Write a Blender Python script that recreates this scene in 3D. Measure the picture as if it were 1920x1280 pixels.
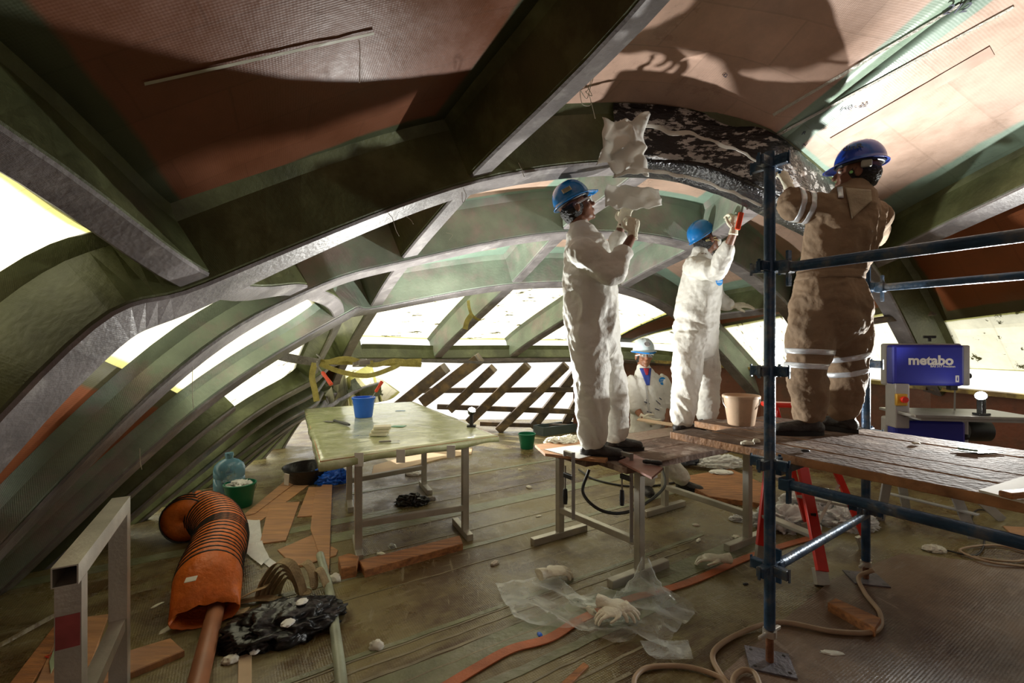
import bpy, bmesh, math, random
import numpy as np
from mathutils import Vector, Matrix, noise
from mathutils.bvhtree import BVHTree
for o in list(bpy.data.objects): bpy.data.objects.remove(o)
S = bpy.context.scene
COL = S.collection
random.seed(7)
# ------------------------------------------------------------ camera, world, lights, exposure
F_PX, HOR, CH = 853.3, 644.0, 1.5
cam_d = bpy.data.cameras.new('camera'); cam = bpy.data.objects.new('camera', cam_d); COL.objects.link(cam)
cam.location = (0, 0, CH); cam.rotation_euler = (math.pi/2, 0, 0)
cam_d.lens = 16; cam_d.sensor_width = 36; cam_d.shift_y = 4/1920; cam_d.clip_start = 0.02
S.camera = cam
S.view_settings.view_transform = 'Standard'
try: S.view_settings.look = 'None'
except Exception: pass
S.view_settings.gamma = 1; S.view_settings.use_curve_mapping = False
S.view_settings.exposure = 0.22
W = bpy.data.worlds.new('World'); S.world = W; W.use_nodes = True
wn = W.node_tree; wn.nodes.clear()
wo = wn.nodes.new('ShaderNodeOutputWorld'); wb = wn.nodes.new('ShaderNodeBackground')
wb.inputs[0].default_value = (1.0, 0.975, 0.90, 1); wb.inputs[1].default_value = 1.05
wn.links.new(wb.outputs[0], wo.inputs[0])
sd = bpy.data.lights.new('sun', 'SUN'); sd.energy = 4.5; sd.angle = 0.01; sd.color = (1, .95, .85)
so = bpy.data.objects.new('sun', sd); COL.objects.link(so)
so.rotation_euler = Vector((-0.62, 0.55, 0.95)).to_track_quat('Z', 'Y').to_euler()
LAMP1_W, LAMP2_W = 220, 400

def P(x, y, d): return Vector(((x-960)/F_PX*d, d, CH-(y-HOR)/F_PX*d))
def FP(x, y, z=0.0):
    d = F_PX*(CH-z)/(y-HOR); return Vector(((x-960)/F_PX*d, d, z))
TH = math.radians(32)
E1 = Vector((math.cos(TH), math.sin(TH), 0)); E2 = Vector((-math.sin(TH), math.cos(TH), 0)); UP = Vector((0, 0, 1))

# ------------------------------------------------------------ materials
_m = {}
def mat(name, col, rough=.6, metal=0., var=.12, scale=8., bump=.0, bscale=60., col2=None, c2thr=.5, c2soft=.08, c2scale=6., stretch=(1,1,1), spec=.5, alpha=1., trans=0., coat=0., transl=0., emit=None, coord='Object', weave=0., weave_s=90, rough2=None):
    if name in _m: return _m[name]
    m = bpy.data.materials.new(name); m.use_nodes = True; nt = m.node_tree; N = nt.nodes; L = nt.links
    b = N['Principled BSDF']; tc = N.new('ShaderNodeTexCoord'); mp = N.new('ShaderNodeMapping')
    mp.inputs['Scale'].default_value = stretch
    L.new(tc.outputs[coord], mp.inputs[0]); vec = mp.outputs[0]
    n1 = N.new('ShaderNodeTexNoise'); n1.inputs['Scale'].default_value = scale; n1.inputs['Detail'].default_value = 6
    L.new(vec, n1.inputs['Vector'])
    r1 = N.new('ShaderNodeMapRange'); r1.inputs[1].default_value = .3; r1.inputs[2].default_value = .7
    r1.inputs[3].default_value = 1-var; r1.inputs[4].default_value = 1+var; L.new(n1.outputs['Fac'], r1.inputs[0])
    mul = N.new('ShaderNodeMix'); mul.data_type = 'RGBA'; mul.blend_type = 'MULTIPLY'; mul.inputs[0].default_value = 1
    mul.inputs[6].default_value = (*col, 1); base = mul.outputs[2]
    if col2 is not None:
        n2 = N.new('ShaderNodeTexNoise'); n2.inputs['Scale'].default_value = c2scale; n2.inputs['Detail'].default_value = 8; n2.inputs['Roughness'].default_value = .65
        L.new(vec, n2.inputs['Vector'])
        r2 = N.new('ShaderNodeMapRange'); r2.inputs[1].default_value = c2thr-c2soft; r2.inputs[2].default_value = c2thr+c2soft
        L.new(n2.outputs['Fac'], r2.inputs[0])
        mx = N.new('ShaderNodeMix'); mx.data_type = 'RGBA'; mx.inputs[6].default_value = (*col, 1); mx.inputs[7].default_value = (*col2, 1)
        L.new(r2.outputs[0], mx.inputs[0]); L.new(mx.outputs[2], mul.inputs[6])
    L.new(r1.outputs[0], mul.inputs[7])
    L.new(base, b.inputs['Base Color'])
    b.inputs['Roughness'].default_value = rough
    if rough2 is not None:
        n6 = N.new('ShaderNodeTexNoise'); n6.inputs['Scale'].default_value = 1.3; n6.inputs['Detail'].default_value = 7; L.new(vec, n6.inputs['Vector'])
        r6 = N.new('ShaderNodeMapRange'); r6.inputs[1].default_value = .42; r6.inputs[2].default_value = .58; r6.inputs[3].default_value = rough; r6.inputs[4].default_value = rough2; L.new(n6.outputs['Fac'], r6.inputs[0]); L.new(r6.outputs[0], b.inputs['Roughness'])
    b.inputs['Metallic'].default_value = metal
    b.inputs['Specular IOR Level'].default_value = spec
    if coat: b.inputs['Coat Weight'].default_value = coat; b.inputs['Coat Roughness'].default_value = .1
    if alpha < 1: b.inputs['Alpha'].default_value = alpha
    if trans: b.inputs['Transmission Weight'].default_value = trans
    if bump:
        n3 = N.new('ShaderNodeTexNoise'); n3.inputs['Scale'].default_value = bscale; n3.inputs['Detail'].default_value = 5
        L.new(vec, n3.inputs['Vector']); bp = N.new('ShaderNodeBump'); bp.inputs['Strength'].default_value = bump; bp.inputs['Distance'].default_value = .02
        h = n3.outputs['Fac']
        if weave:
            w1 = N.new('ShaderNodeTexWave'); w1.inputs['Scale'].default_value = weave_s; w1.bands_direction = 'X'
            w2 = N.new('ShaderNodeTexWave'); w2.inputs['Scale'].default_value = weave_s; w2.bands_direction = 'Y'
            L.new(vec, w1.inputs['Vector']); L.new(vec, w2.inputs['Vector'])
            a = N.new('ShaderNodeMath'); a.operation = 'ADD'; L.new(w1.outputs['Fac'], a.inputs[0]); L.new(w2.outputs['Fac'], a.inputs[1])
            a2 = N.new('ShaderNodeMath'); a2.operation = 'MULTIPLY_ADD'; a2.inputs[1].default_value = weave; L.new(a.outputs[0], a2.inputs[0]); L.new(h, a2.inputs[2]); h = a2.outputs[0]
        L.new(h, bp.inputs['Height']); L.new(bp.outputs[0], b.inputs['Normal'])
    if emit: b.inputs['Emission Color'].default_value = (*emit[:3], 1); b.inputs['Emission Strength'].default_value = emit[3]
    if transl:
        t = N.new('ShaderNodeBsdfTranslucent'); L.new(base, t.inputs[0]); ms = N.new('ShaderNodeMixShader'); ms.inputs[0].default_value = transl
        L.new(b.outputs[0], ms.inputs[1]); L.new(t.outputs[0], ms.inputs[2]); L.new(ms.outputs[0], N['Material Output'].inputs[0])
    _m[name] = m; return m

def panel_mat(name, c_mid, c_edge, e_w=.13, rough=.32, transl=0., dirt=None, seed=0.):
    """bay panel: middle colour, glass-tape colour along its edges (UV), glossy resin, mat weave"""
    m = bpy.data.materials.new(name); m.use_nodes = True; nt = m.node_tree; N = nt.nodes; L = nt.links; b = N['Principled BSDF']
    uv = N.new('ShaderNodeUVMap'); sep = N.new('ShaderNodeSeparateXYZ'); L.new(uv.outputs[0], sep.inputs[0])
    tc = N.new('ShaderNodeTexCoord')
    def tri(o):
        a = N.new('ShaderNodeMath'); a.operation = 'SUBTRACT'; L.new(o, a.inputs[0]); a.inputs[1].default_value = .5
        c = N.new('ShaderNodeMath'); c.operation = 'ABSOLUTE'; L.new(a.outputs[0], c.inputs[0]); return c.outputs[0]
    mx = N.new('ShaderNodeMath'); mx.operation = 'MAXIMUM'; L.new(tri(sep.outputs[0]), mx.inputs[0]); L.new(tri(sep.outputs[1]), mx.inputs[1])
    nz = N.new('ShaderNodeTexNoise'); nz.inputs['Scale'].default_value = 3.; nz.inputs['Detail'].default_value = 7; L.new(tc.outputs['Object'], nz.inputs['Vector'])
    ad = N.new('ShaderNodeMath'); ad.operation = 'MULTIPLY_ADD'; L.new(nz.outputs['Fac'], ad.inputs[0]); ad.inputs[1].default_value = .05; L.new(mx.outputs[0], ad.inputs[2])
    rg = N.new('ShaderNodeMapRange'); rg.inputs[1].default_value = .525-e_w; rg.inputs[2].default_value = .54-e_w; L.new(ad.outputs[0], rg.inputs[0])
    # patchy lay-up: rectangles of laminate overlap
    bk = N.new('ShaderNodeTexBrick'); bk.inputs['Scale'].default_value = 1.6; bk.inputs['Color1'].default_value = (1.12,1.1,1.08,1); bk.inputs['Color2'].default_value = (.86,.86,.88,1)
    bk.inputs['Mortar'].default_value = (.7,.68,.66,1); bk.inputs['Mortar Size'].default_value = .006; bk.inputs['Mortar Smooth'].default_value = .6
    L.new(uv.outputs[0], bk.inputs['Vector'])
    n2 = N.new('ShaderNodeTexNoise'); n2.inputs['Scale'].default_value = 1.7; n2.inputs['Detail'].default_value = 9; n2.inputs['Roughness'].default_value = .7; L.new(tc.outputs['Object'], n2.inputs['Vector'])
    r2 = N.new('ShaderNodeMapRange'); r2.inputs[1].default_value = .3; r2.inputs[2].default_value = .72; r2.inputs[3].default_value = .72; r2.inputs[4].default_value = 1.25; L.new(n2.outputs['Fac'], r2.inputs[0])
    m1 = N.new('ShaderNodeMix'); m1.data_type = 'RGBA'; m1.inputs[6].default_value = (*c_mid,1); m1.inputs[7].default_value = (*c_edge,1); L.new(rg.outputs[0], m1.inputs[0])
    m2 = N.new('ShaderNodeMix'); m2.data_type = 'RGBA'; m2.blend_type = 'MULTIPLY'; m2.inputs[0].default_value = 1; L.new(m1.outputs[2], m2.inputs[6]); L.new(r2.outputs[0], m2.inputs[7])
    m3 = N.new('ShaderNodeMix'); m3.data_type = 'RGBA'; m3.blend_type = 'MULTIPLY'; m3.inputs[0].default_value = .4; L.new(m2.outputs[2], m3.inputs[6]); L.new(bk.outputs['Color'], m3.inputs[7])
    out = m3.outputs[2]
    if dirt:
        mpp = N.new('ShaderNodeMapping'); mpp.inputs['Scale'].default_value = (1.2, 5, 1); mpp.inputs['Location'].default_value = (seed, seed*.7, 0); L.new(uv.outputs[0], mpp.inputs[0])
        n4 = N.new('ShaderNodeTexNoise'); n4.inputs['Scale'].default_value = 3.2; n4.inputs['Detail'].default_value = 9; n4.inputs['Roughness'].default_value = .72; L.new(mpp.outputs[0], n4.inputs['Vector'])
        r4 = N.new('ShaderNodeMapRange'); r4.inputs[1].default_value = dirt; r4.inputs[2].default_value = dirt+.035; L.new(n4.outputs['Fac'], r4.inputs[0])
        m4 = N.new('ShaderNodeMix'); m4.data_type = 'RGBA'; m4.inputs[7].default_value = (.05,.045,.015,1); L.new(r4.outputs[0], m4.inputs[0]); L.new(out, m4.inputs[6]); out = m4.outputs[2]
    L.new(out, b.inputs['Base Color']); 
    rr = N.new('ShaderNodeMapRange'); rr.inputs[1].default_value = .35; rr.inputs[2].default_value = .65; rr.inputs[3].default_value = rough-.1; rr.inputs[4].default_value = rough+.25; L.new(n2.outputs['Fac'], rr.inputs[0]); L.new(rr.outputs[0], b.inputs['Roughness'])
    w1 = N.new('ShaderNodeTexWave'); w1.inputs['Scale'].default_value = 60; w2 = N.new('ShaderNodeTexWave'); w2.inputs['Scale'].default_value = 60; w2.bands_direction = 'Y'
    L.new(uv.outputs[0], w1.inputs['Vector']); L.new(uv.outputs[0], w2.inputs['Vector'])
    aa = N.new('ShaderNodeMath'); aa.operation = 'ADD'; L.new(w1.outputs['Fac'], aa.inputs[0]); L.new(w2.outputs['Fac'], aa.inputs[1])
    n5 = N.new('ShaderNodeTexNoise'); n5.inputs['Scale'].default_value = 25; n5.inputs['Detail'].default_value = 6; L.new(tc.outputs['Object'], n5.inputs['Vector'])
    ab = N.new('ShaderNodeMath'); ab.operation = 'MULTIPLY_ADD'; L.new(aa.outputs[0], ab.inputs[0]); ab.inputs[1].default_value = .12; L.new(n5.outputs['Fac'], ab.inputs[2])
    bp = N.new('ShaderNodeBump'); bp.inputs['Strength'].default_value = .13; bp.inputs['Distance'].default_value = .01; L.new(ab.outputs[0], bp.inputs['Height']); L.new(bp.outputs[0], b.inputs['Normal'])
    if transl:
        t = N.new('ShaderNodeBsdfTranslucent'); L.new(out, t.inputs[0]); ms = N.new('ShaderNodeMixShader'); ms.inputs[0].default_value = transl
        L.new(b.outputs[0], ms.inputs[1]); L.new(t.outputs[0], ms.inputs[2]); L.new(ms.outputs[0], N['Material Output'].inputs[0])
    return m

# ------------------------------------------------------------ mesh helpers
def mesh_obj(name, verts, faces, m=None, parent=None, smooth=False, uvs=None, loc=None):
    me = bpy.data.meshes.new(name)
    me.from_pydata([tuple(v) for v in verts], [], faces); me.update()
    if uvs is not None:
        ul = me.uv_layers.new(name='UVMap')
        for lp in me.loops: ul.data[lp.index].uv = uvs[lp.vertex_index]
    return link(name, me, m, parent, smooth)
def link(name, me, m=None, parent=None, smooth=False):
    me.name = name
    if m is not None and not me.materials:
        me.materials.append(m)
    o = bpy.data.objects.new(name, me); COL.objects.link(o)
    if smooth:
        me.polygons.foreach_set('use_smooth', [True]*len(me.polygons))
    if parent is not None:
        o.parent = parent; o.matrix_parent_inverse = world(parent).inverted()
    return o
def world(o):
    m = o.matrix_basis.copy()
    if o.parent is not None: m = world(o.parent) @ o.matrix_parent_inverse @ m
    return m
def tag(o, label, cat, group=None, kind=None):
    if label: o['label'] = label
    if cat: o['category'] = cat
    if group: o['group'] = group
    if kind: o['kind'] = kind
    return o
def empty(name, loc=(0,0,0), label=None, cat=None, group=None, kind=None, rz=0):
    o = bpy.data.objects.new(name, None); COL.objects.link(o); o.location = loc; o.rotation_euler = (0,0,rz)
    o.empty_display_size = .05
    return tag(o, label, cat, group, kind)
def copy_tree(o, parent=None):
    c = o.copy(); COL.objects.link(c)
    if parent is not None: c.parent = parent
    for ch in [x for x in o.children]: copy_tree(ch, c)
    return c

class MB:
    """collects primitive pieces; each build() gives one mesh object"""
    def __init__(s): s.v = []; s.f = []; s.mi = []; s.cm = 0
    def add(s, vs, fs):
        n = len(s.v); s.v += [Vector(v) for v in vs]; s.f += [tuple(i+n for i in f) for f in fs]; s.mi += [s.cm]*len(fs); return s
    def box(s, c, size, X=(1,0,0), Y=(0,1,0), Z=(0,0,1), bev=0.0):
        c = Vector(c); X, Y, Z = Vector(X).normalized(), Vector(Y).normalized(), Vector(Z).normalized(); a, b, d = size[0]/2, size[1]/2, size[2]/2
        if not bev:
            vs = [c+X*a*i+Y*b*j+Z*d*k for k in (-1,1) for j in (-1,1) for i in (-1,1)]
            return s.add(vs, [(0,2,3,1),(4,5,7,6),(0,1,5,4),(2,6,7,3),(0,4,6,2),(1,3,7,5)])
        bm = bmesh.new(); bmesh.ops.create_cube(bm, size=1)
        for v in bm.verts: v.co = Vector((v.co.x*size[0], v.co.y*size[1], v.co.z*size[2]))
        bmesh.ops.bevel(bm, geom=bm.edges[:], offset=min(bev, min(size)*.45), segments=2, profile=.5, affect='EDGES')
        vs = [c+X*v.co.x+Y*v.co.y+Z*v.co.z for v in bm.verts]; fs = [tuple(v.index for v in f.verts) for f in bm.faces]; bm.free()
        return s.add(vs, fs)
    def beam(s, a, b, w, h, up=(0,0,1), bev=0.):
        a, b = Vector(a), Vector(b); d = (b-a); n = d.normalized(); u = Vector(up); sd = n.cross(u)
        if sd.length < 1e-4: sd = n.cross(Vector((1,0,0)))
        sd.normalize(); u = sd.cross(n).normalized()
        return s.box((a+b)/2, (d.length, w, h), n, sd, u, bev)
    def tube(s, pts, r, n=12, caps=True, hollow=0.):
        pts = [Vector(p) for p in pts]; rs = r if isinstance(r, (list, tuple)) else [r]*len(pts)
        T = [(pts[min(i+1,len(pts)-1)]-pts[max(i-1,0)]).normalized() for i in range(len(pts))]
        ref = Vector((0,0,1)) if abs(T[0].z) < .9 else Vector((1,0,0)); u = T[0].cross(ref).normalized(); vs = []
        for i, p in enumerate(pts):
            u = (u - T[i]*u.dot(T[i])).normalized(); w = T[i].cross(u)
            vs += [p+(u*math.cos(2*math.pi*k/n)+w*math.sin(2*math.pi*k/n))*rs[i] for k in range(n)]
        fs = [(i*n+k, i*n+(k+1)%n, (i+1)*n+(k+1)%n, (i+1)*n+k) for i in range(len(pts)-1) for k in range(n)]
        if caps: fs += [tuple(range(n))[::-1], tuple((len(pts)-1)*n+k for k in range(n))]
        return s.add(vs, fs)
    def lathe(s, prof, c=(0,0,0), n=28, axis=(0,0,1)):
        """profile (r, z) turned round axis through c; open ends unless r=0"""
        c = Vector(c); Z = Vector(axis).normalized(); X = Z.orthogonal().normalized(); Y = Z.cross(X); vs = []
        for r, z in prof: vs += [c+Z*z+(X*math.cos(2*math.pi*k/n)+Y*math.sin(2*math.pi*k/n))*max(r,1e-4) for k in range(n)]
        fs = [(i*n+k, i*n+(k+1)%n, (i+1)*n+(k+1)%n, (i+1)*n+k) for i in range(len(prof)-1) for k in range(n)]
        return s.add(vs, fs)
    def prism(s, poly, thick, up=(0,0,1)):
        up = Vector(up)*thick; n = len(poly); poly = [Vector(p) for p in poly]
        # bottom polygon + thickness upwards
        return s.add(poly+[p+up for p in poly], [tuple(range(n))[::-1], tuple(range(n, 2*n))]+[(i, (i+1)%n, n+(i+1)%n, n+i) for i in range(n)])
    def build(s, name, m, parent=None, smooth=False, recalc=True, mats=None):
        me = bpy.data.meshes.new(name); me.from_pydata([tuple(v) for v in s.v], [], s.f); me.update()
        if recalc:
            bm = bmesh.new(); bm.from_mesh(me); bmesh.ops.recalc_face_normals(bm, faces=bm.faces[:]); bm.to_mesh(me); bm.free()
        if mats:
            for x in mats: me.materials.append(x)
            me.polygons.foreach_set('material_index', s.mi)
        o = link(name, me, m, parent, smooth)
        if smooth:
            try: me.set_sharp_from_angle(angle=math.radians(40))
            except Exception: pass
        return o
def crom(p0, p1, p2, p3, t):
    return ((p1*2)+(p2-p0)*t+(p0*2-p1*5+p2*4-p3)*t*t+(p1*3-p0-p2*3+p3)*t*t*t)*.5
def spline(pts, k=8):
    pts = [Vector(p) for p in pts]; out = []
    for i in range(len(pts)-1):
        a = pts[i-1] if i else pts[0]*2-pts[1]; d = pts[i+2] if i+2 < len(pts) else pts[-1]*2-pts[-2]
        for j in range(k): out.append(crom(a, pts[i], pts[i+1], d, j/k))
    return out+[pts[-1]]
def fbm(p, s=1., o=4):
    v = 0; a = 1
    for i in range(o): v += a*noise.noise(Vector(p)*s); a *= .5; s *= 2.1
    return v
def ribbon(name, pts, width, side, thick, m, parent=None, n=6):
    """flat band (strap, strip) along pts; side(i) gives the width direction"""
    vs = []; fs = []
    pts = [Vector(p) for p in pts]
    for i, p in enumerate(pts):
        T = (pts[min(i+1,len(pts)-1)]-pts[max(i-1,0)]).normalized(); sd = Vector(side(i) if callable(side) else side); sd = (sd-T*sd.dot(T)).normalized(); nn = T.cross(sd)
        for a, b in ((-1,-1),(1,-1),(1,1),(-1,1)): vs.append(p+sd*a*width/2+nn*b*thick/2)
    for i in range(len(pts)-1):
        for k in range(4): fs.append((i*4+k, i*4+(k+1)%4, (i+1)*4+(k+1)%4, (i+1)*4+k))
    fs += [(3,2,1,0), tuple((len(pts)-1)*4+k for k in range(4))]
    return mesh_obj(name, vs, fs, m, parent, False)
def fuse(shells, voxel, smooth=3, name='fused'):
    mb = MB()
    for v, f in shells: mb.add(v, f)
    me = bpy.data.meshes.new(name); me.from_pydata([tuple(v) for v in mb.v], [], mb.f); me.update()
    bm = bmesh.new(); bm.from_mesh(me); bmesh.ops.recalc_face_normals(bm, faces=bm.faces[:]); bm.to_mesh(me); bm.free()
    o = bpy.data.objects.new('tmp', me); COL.objects.link(o)
    md = o.modifiers.new('r', 'REMESH'); md.mode = 'VOXEL'; md.voxel_size = voxel
    if smooth: sm = o.modifiers.new('s', 'SMOOTH'); sm.factor = .5; sm.iterations = smooth
    dg = bpy.context.evaluated_depsgraph_get(); out = bpy.data.meshes.new_from_object(o.evaluated_get(dg))
    bpy.data.objects.remove(o); bpy.data.meshes.remove(me)
    return out
def loft(pts, rad, side=(1,0,0), n=16, sub=4, cap=True):
    """closed limb: pts with (ra, rb) radii, ra along side; rounded ends"""
    pts = [Vector(p) for p in pts]; rad = [Vector((r, r, 0)) if not hasattr(r, '__len__') else Vector((r[0], r[1], 0)) for r in rad]
    P2 = spline(pts, sub); R2 = spline(rad, sub)
    T = [(P2[min(i+1,len(P2)-1)]-P2[max(i-1,0)]).normalized() for i in range(len(P2))]
    if cap:
        for e in (0, -1):
            t = T[e]*(-1 if e == 0 else 1); p = P2[e]; r = R2[e]; q = min(r[0], r[1])
            ex = [(p+t*q*math.sin(a), r*math.cos(a), T[e]) for a in (math.radians(35), math.radians(65), math.radians(88))]
            if e == 0:
                for x in ex: P2.insert(0, x[0]); R2.insert(0, x[1]); T.insert(0, x[2])
            else:
                for x in ex: P2.append(x[0]); R2.append(x[1]); T.append(x[2])
    vs = []; u = Vector(side)
    for i, p in enumerate(P2):
        sd = Vector(side)-T[i]*Vector(side).dot(T[i])
        if sd.length < .25: sd = u - T[i]*u.dot(T[i])
        u = sd.normalized(); w = T[i].cross(u)
        vs += [p+u*R2[i][0]*math.cos(2*math.pi*k/n)+w*R2[i][1]*math.sin(2*math.pi*k/n) for k in range(n)]
    fs = [(i*n+k, i*n+(k+1)%n, (i+1)*n+(k+1)%n, (i+1)*n+k) for i in range(len(P2)-1) for k in range(n)]
    fs += [tuple(range(n))[::-1], tuple((len(P2)-1)*n+k for k in range(n))]
    return vs, fs
def ellip(c, r, X=(1,0,0), Y=(0,1,0), Z=(0,0,1), n=16, m=10):
    c = Vector(c); X, Y, Z = Vector(X).normalized(), Vector(Y).normalized(), Vector(Z).normalized(); vs = [c+Z*r[2]]
    for i in range(1, m):
        a = math.pi*i/m
        vs += [c+X*r[0]*math.sin(a)*math.cos(2*math.pi*k/n)+Y*r[1]*math.sin(a)*math.sin(2*math.pi*k/n)+Z*r[2]*math.cos(a) for k in range(n)]
    vs.append(c-Z*r[2]); fs = [(0, 1+k, 1+(k+1)%n) for k in range(n)]
    for i in range(m-2): fs += [(1+i*n+k, 1+(i+1)*n+k, 1+(i+1)*n+(k+1)%n, 1+i*n+(k+1)%n) for k in range(n)]
    b = 1+(m-2)*n; fs += [(len(vs)-1, b+(k+1)%n, b+k) for k in range(n)]
    return vs, fs
def crumple(name, c, size, m, seed=0, amp=.35, freq=2.2, parent=None, sub=4, flat=True, rz=0., ridg=True):
    bm = bmesh.new(); bmesh.ops.create_icosphere(bm, subdivisions=sub, radius=1); off = Vector((seed*3.1, seed*1.7, seed)); R = Matrix.Rotation(rz, 3, 'Z')
    for v in bm.verts:
        p = v.co.copy(); d = fbm(p+off, freq, 4)
        if ridg: d = .45-abs(d)*1.6
        q = p*(1+amp*d); q.z += amp*.4*fbm(p*1.3-off, freq*1.7, 3)
        q = R @ Vector((q.x*size[0], q.y*size[1], q.z*size[2]))
        if flat and q.z < -size[2]*.35: q.z = -size[2]*.35
        v.co = q
    mz = min(v.co.z for v in bm.verts)
    for v in bm.verts: v.co = v.co + Vector(c) - Vector((0,0,mz))
    me = bpy.data.meshes.new(name); bm.to_mesh(me); bm.free()
    return link(name, me, m, parent, True)
# ------------------------------------------------------------ materials in use
M_BROWN = panel_mat('laminate_brown_shaded', (.19,.07,.034), (.06,.07,.035), .13, .38)  # roof laminate with the dim side's shade put into its colour
M_PINK = panel_mat('laminate_pink_lit', (.62,.43,.33), (.30,.42,.33), .16, .34)  # same roof laminate, lamp light put into its colour
M_PINKW = panel_mat('laminate_pink_lit_wide', (.66,.44,.34), (.30,.42,.31), .085, .30)  # wide bay, lightened as lit in the same way
M_TRL = panel_mat('laminate_translucent', (.94,.91,.68), (.55,.52,.2), .04, .45, transl=.9)
M_TRLD = panel_mat('laminate_translucent_stained', (.94,.92,.72), (.45,.44,.16), .03, .45, transl=.9, dirt=.58, seed=2.3)
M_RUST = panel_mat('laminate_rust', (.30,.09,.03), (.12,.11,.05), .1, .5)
M_WEB = mat('rib_web_shaded', (.075,.085,.034), .42, var=.35, scale=3, bump=.2, bscale=40, col2=(.12,.135,.06), c2thr=.55, c2scale=4, weave=.05)  # rib laminate darkened: backlit shade is in the colour
M_WEBR = mat('rib_web_lit', (.26,.32,.25), .4, var=.3, scale=3, bump=.3, bscale=40, col2=(.33,.30,.27), c2thr=.55, c2scale=4, weave=.15)  # same rib laminate, lightened in colour to look strongly lit
M_FLG = mat('rib_flange', (.19,.172,.172), .4, var=.3, scale=5, bump=.2, bscale=50, col2=(.30,.28,.27), c2thr=.6, c2scale=7, weave=.04)
def floor_mat(name, c1, c2, c3, c4, r_lo, r_hi):
    """worn laminate: broad patches, streaks along the lay-up, pale scratches, woven relief"""
    m = bpy.data.materials.new(name); m.use_nodes = True; N = m.node_tree.nodes; L = m.node_tree.links; b = N['Principled BSDF']; tc = N.new('ShaderNodeTexCoord')
    def mapped(scale, rot=TH):
        mp = N.new('ShaderNodeMapping'); mp.vector_type = 'TEXTURE'; mp.inputs['Rotation'].default_value = (0,0,rot); mp.inputs['Scale'].default_value = scale; L.new(tc.outputs['Object'], mp.inputs[0]); return mp.outputs[0]
    def nz(vec, sc, det=8, rg=.65, lo=.45, hi=.55, a=0., z=1.):
        n = N.new('ShaderNodeTexNoise'); n.inputs['Scale'].default_value = sc; n.inputs['Detail'].default_value = det; n.inputs['Roughness'].default_value = rg; L.new(vec, n.inputs['Vector'])
        r = N.new('ShaderNodeMapRange'); r.inputs[1].default_value = lo; r.inputs[2].default_value = hi; r.inputs[3].default_value = a; r.inputs[4].default_value = z; L.new(n.outputs['Fac'], r.inputs[0]); return r.outputs[0], n.outputs['Fac']
    def mix(f, a, c):
        x = N.new('ShaderNodeMix'); x.data_type = 'RGBA'; L.new(f, x.inputs[0])
        (L.new(a, x.inputs[6]) if not isinstance(a, tuple) else setattr(x.inputs[6], 'default_value', (*a,1)))
        x.inputs[7].default_value = (*c,1); return x.outputs[2]
    st = mapped((3.2,1,1)); st2 = mapped((6,1,1)); pl = mapped((1,1,1))
    p1, raw = nz(pl, 1.1, 10, .7, .44, .56); k = mix(p1, c1, c2)
    p2, _ = nz(st, 2.6, 8, .7, .52, .62, 0, .75); k = mix(p2, k, c4)
    p3, _ = nz(st2, 16, 6, .7, .57, .64, 0, .55); k = mix(p3, k, c3)
    p4, _ = nz(pl, 34, 8, .8, .58, .66, 0, .6); k = mix(p4, k, c3)
    p5, _ = nz(mapped((8,1,1), TH+1.2), 22, 5, .6, .62, .66, 0, .6); k = mix(p5, k, c3)
    L.new(k, b.inputs['Base Color'])
    r1, _ = nz(pl, 1.6, 8, .7, .42, .58, r_lo, r_hi); L.new(r1, b.inputs['Roughness'])
    w1 = N.new('ShaderNodeTexWave'); w1.inputs['Scale'].default_value = 26; w2 = N.new('ShaderNodeTexWave'); w2.inputs['Scale'].default_value = 26; w2.bands_direction = 'Y'; L.new(pl, w1.inputs['Vector']); L.new(pl, w2.inputs['Vector'])
    a = N.new('ShaderNodeMath'); L.new(w1.outputs['Fac'], a.inputs[0]); L.new(w2.outputs['Fac'], a.inputs[1])
    _, f1 = nz(pl, 30, 8); q = N.new('ShaderNodeMath'); q.operation = 'MULTIPLY_ADD'; q.inputs[1].default_value = .12; L.new(a.outputs[0], q.inputs[0]); L.new(f1, q.inputs[2])
    bp = N.new('ShaderNodeBump'); bp.inputs['Strength'].default_value = .25; bp.inputs['Distance'].default_value = .015; L.new(q.outputs[0], bp.inputs['Height']); L.new(bp.outputs[0], b.inputs['Normal'])
    return m
M_FLOOR = floor_mat('floor_laminate', (.215,.175,.075), (.095,.058,.022), (.30,.265,.17), (.25,.22,.10), .14, .5)
M_FLOOR2 = floor_mat('floor_sheet_laminate', (.20,.135,.085), (.125,.075,.045), (.28,.22,.17), (.24,.17,.12), .28, .5)
M_TAPE = mat('floor_tape_green', (.19,.205,.11), .35, var=.3, scale=5, bump=.3, bscale=30, col2=(.24,.24,.16), c2thr=.55)
M_PLYW = mat('plywood', (.50,.26,.115), .6, var=.2, scale=4, stretch=(1,9,1), bump=.15, bscale=30, col2=(.40,.21,.11), c2thr=.5, c2scale=2.5)
M_TIMB = mat('timber', (.42,.18,.06), .6, var=.3, scale=4, stretch=(1,8,8), bump=.25, bscale=30, col2=(.26,.11,.045), c2thr=.53)
M_PLANK = mat('weathered_plank', (.15,.10,.075), .85, spec=.2, var=.45, scale=6, bump=.5, bscale=35, col2=(.30,.24,.20), c2thr=.56, c2soft=.05, c2scale=7)
M_EDGE = mat('plank_edge', (.42,.21,.085), .6, var=.4, scale=7, bump=.3, bscale=30, col2=(.22,.11,.05), c2thr=.56)
M_ALU = mat('mill_aluminium', (.46,.44,.38), .38, metal=.55, var=.18, scale=7, bump=.08, bscale=80)
M_SCAF = mat('scaffold_blue_steel', (.03,.08,.16), .36, metal=.35, var=.5, scale=9, bump=.2, bscale=60, col2=(.10,.11,.12), c2thr=.56, c2scale=9)
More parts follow.
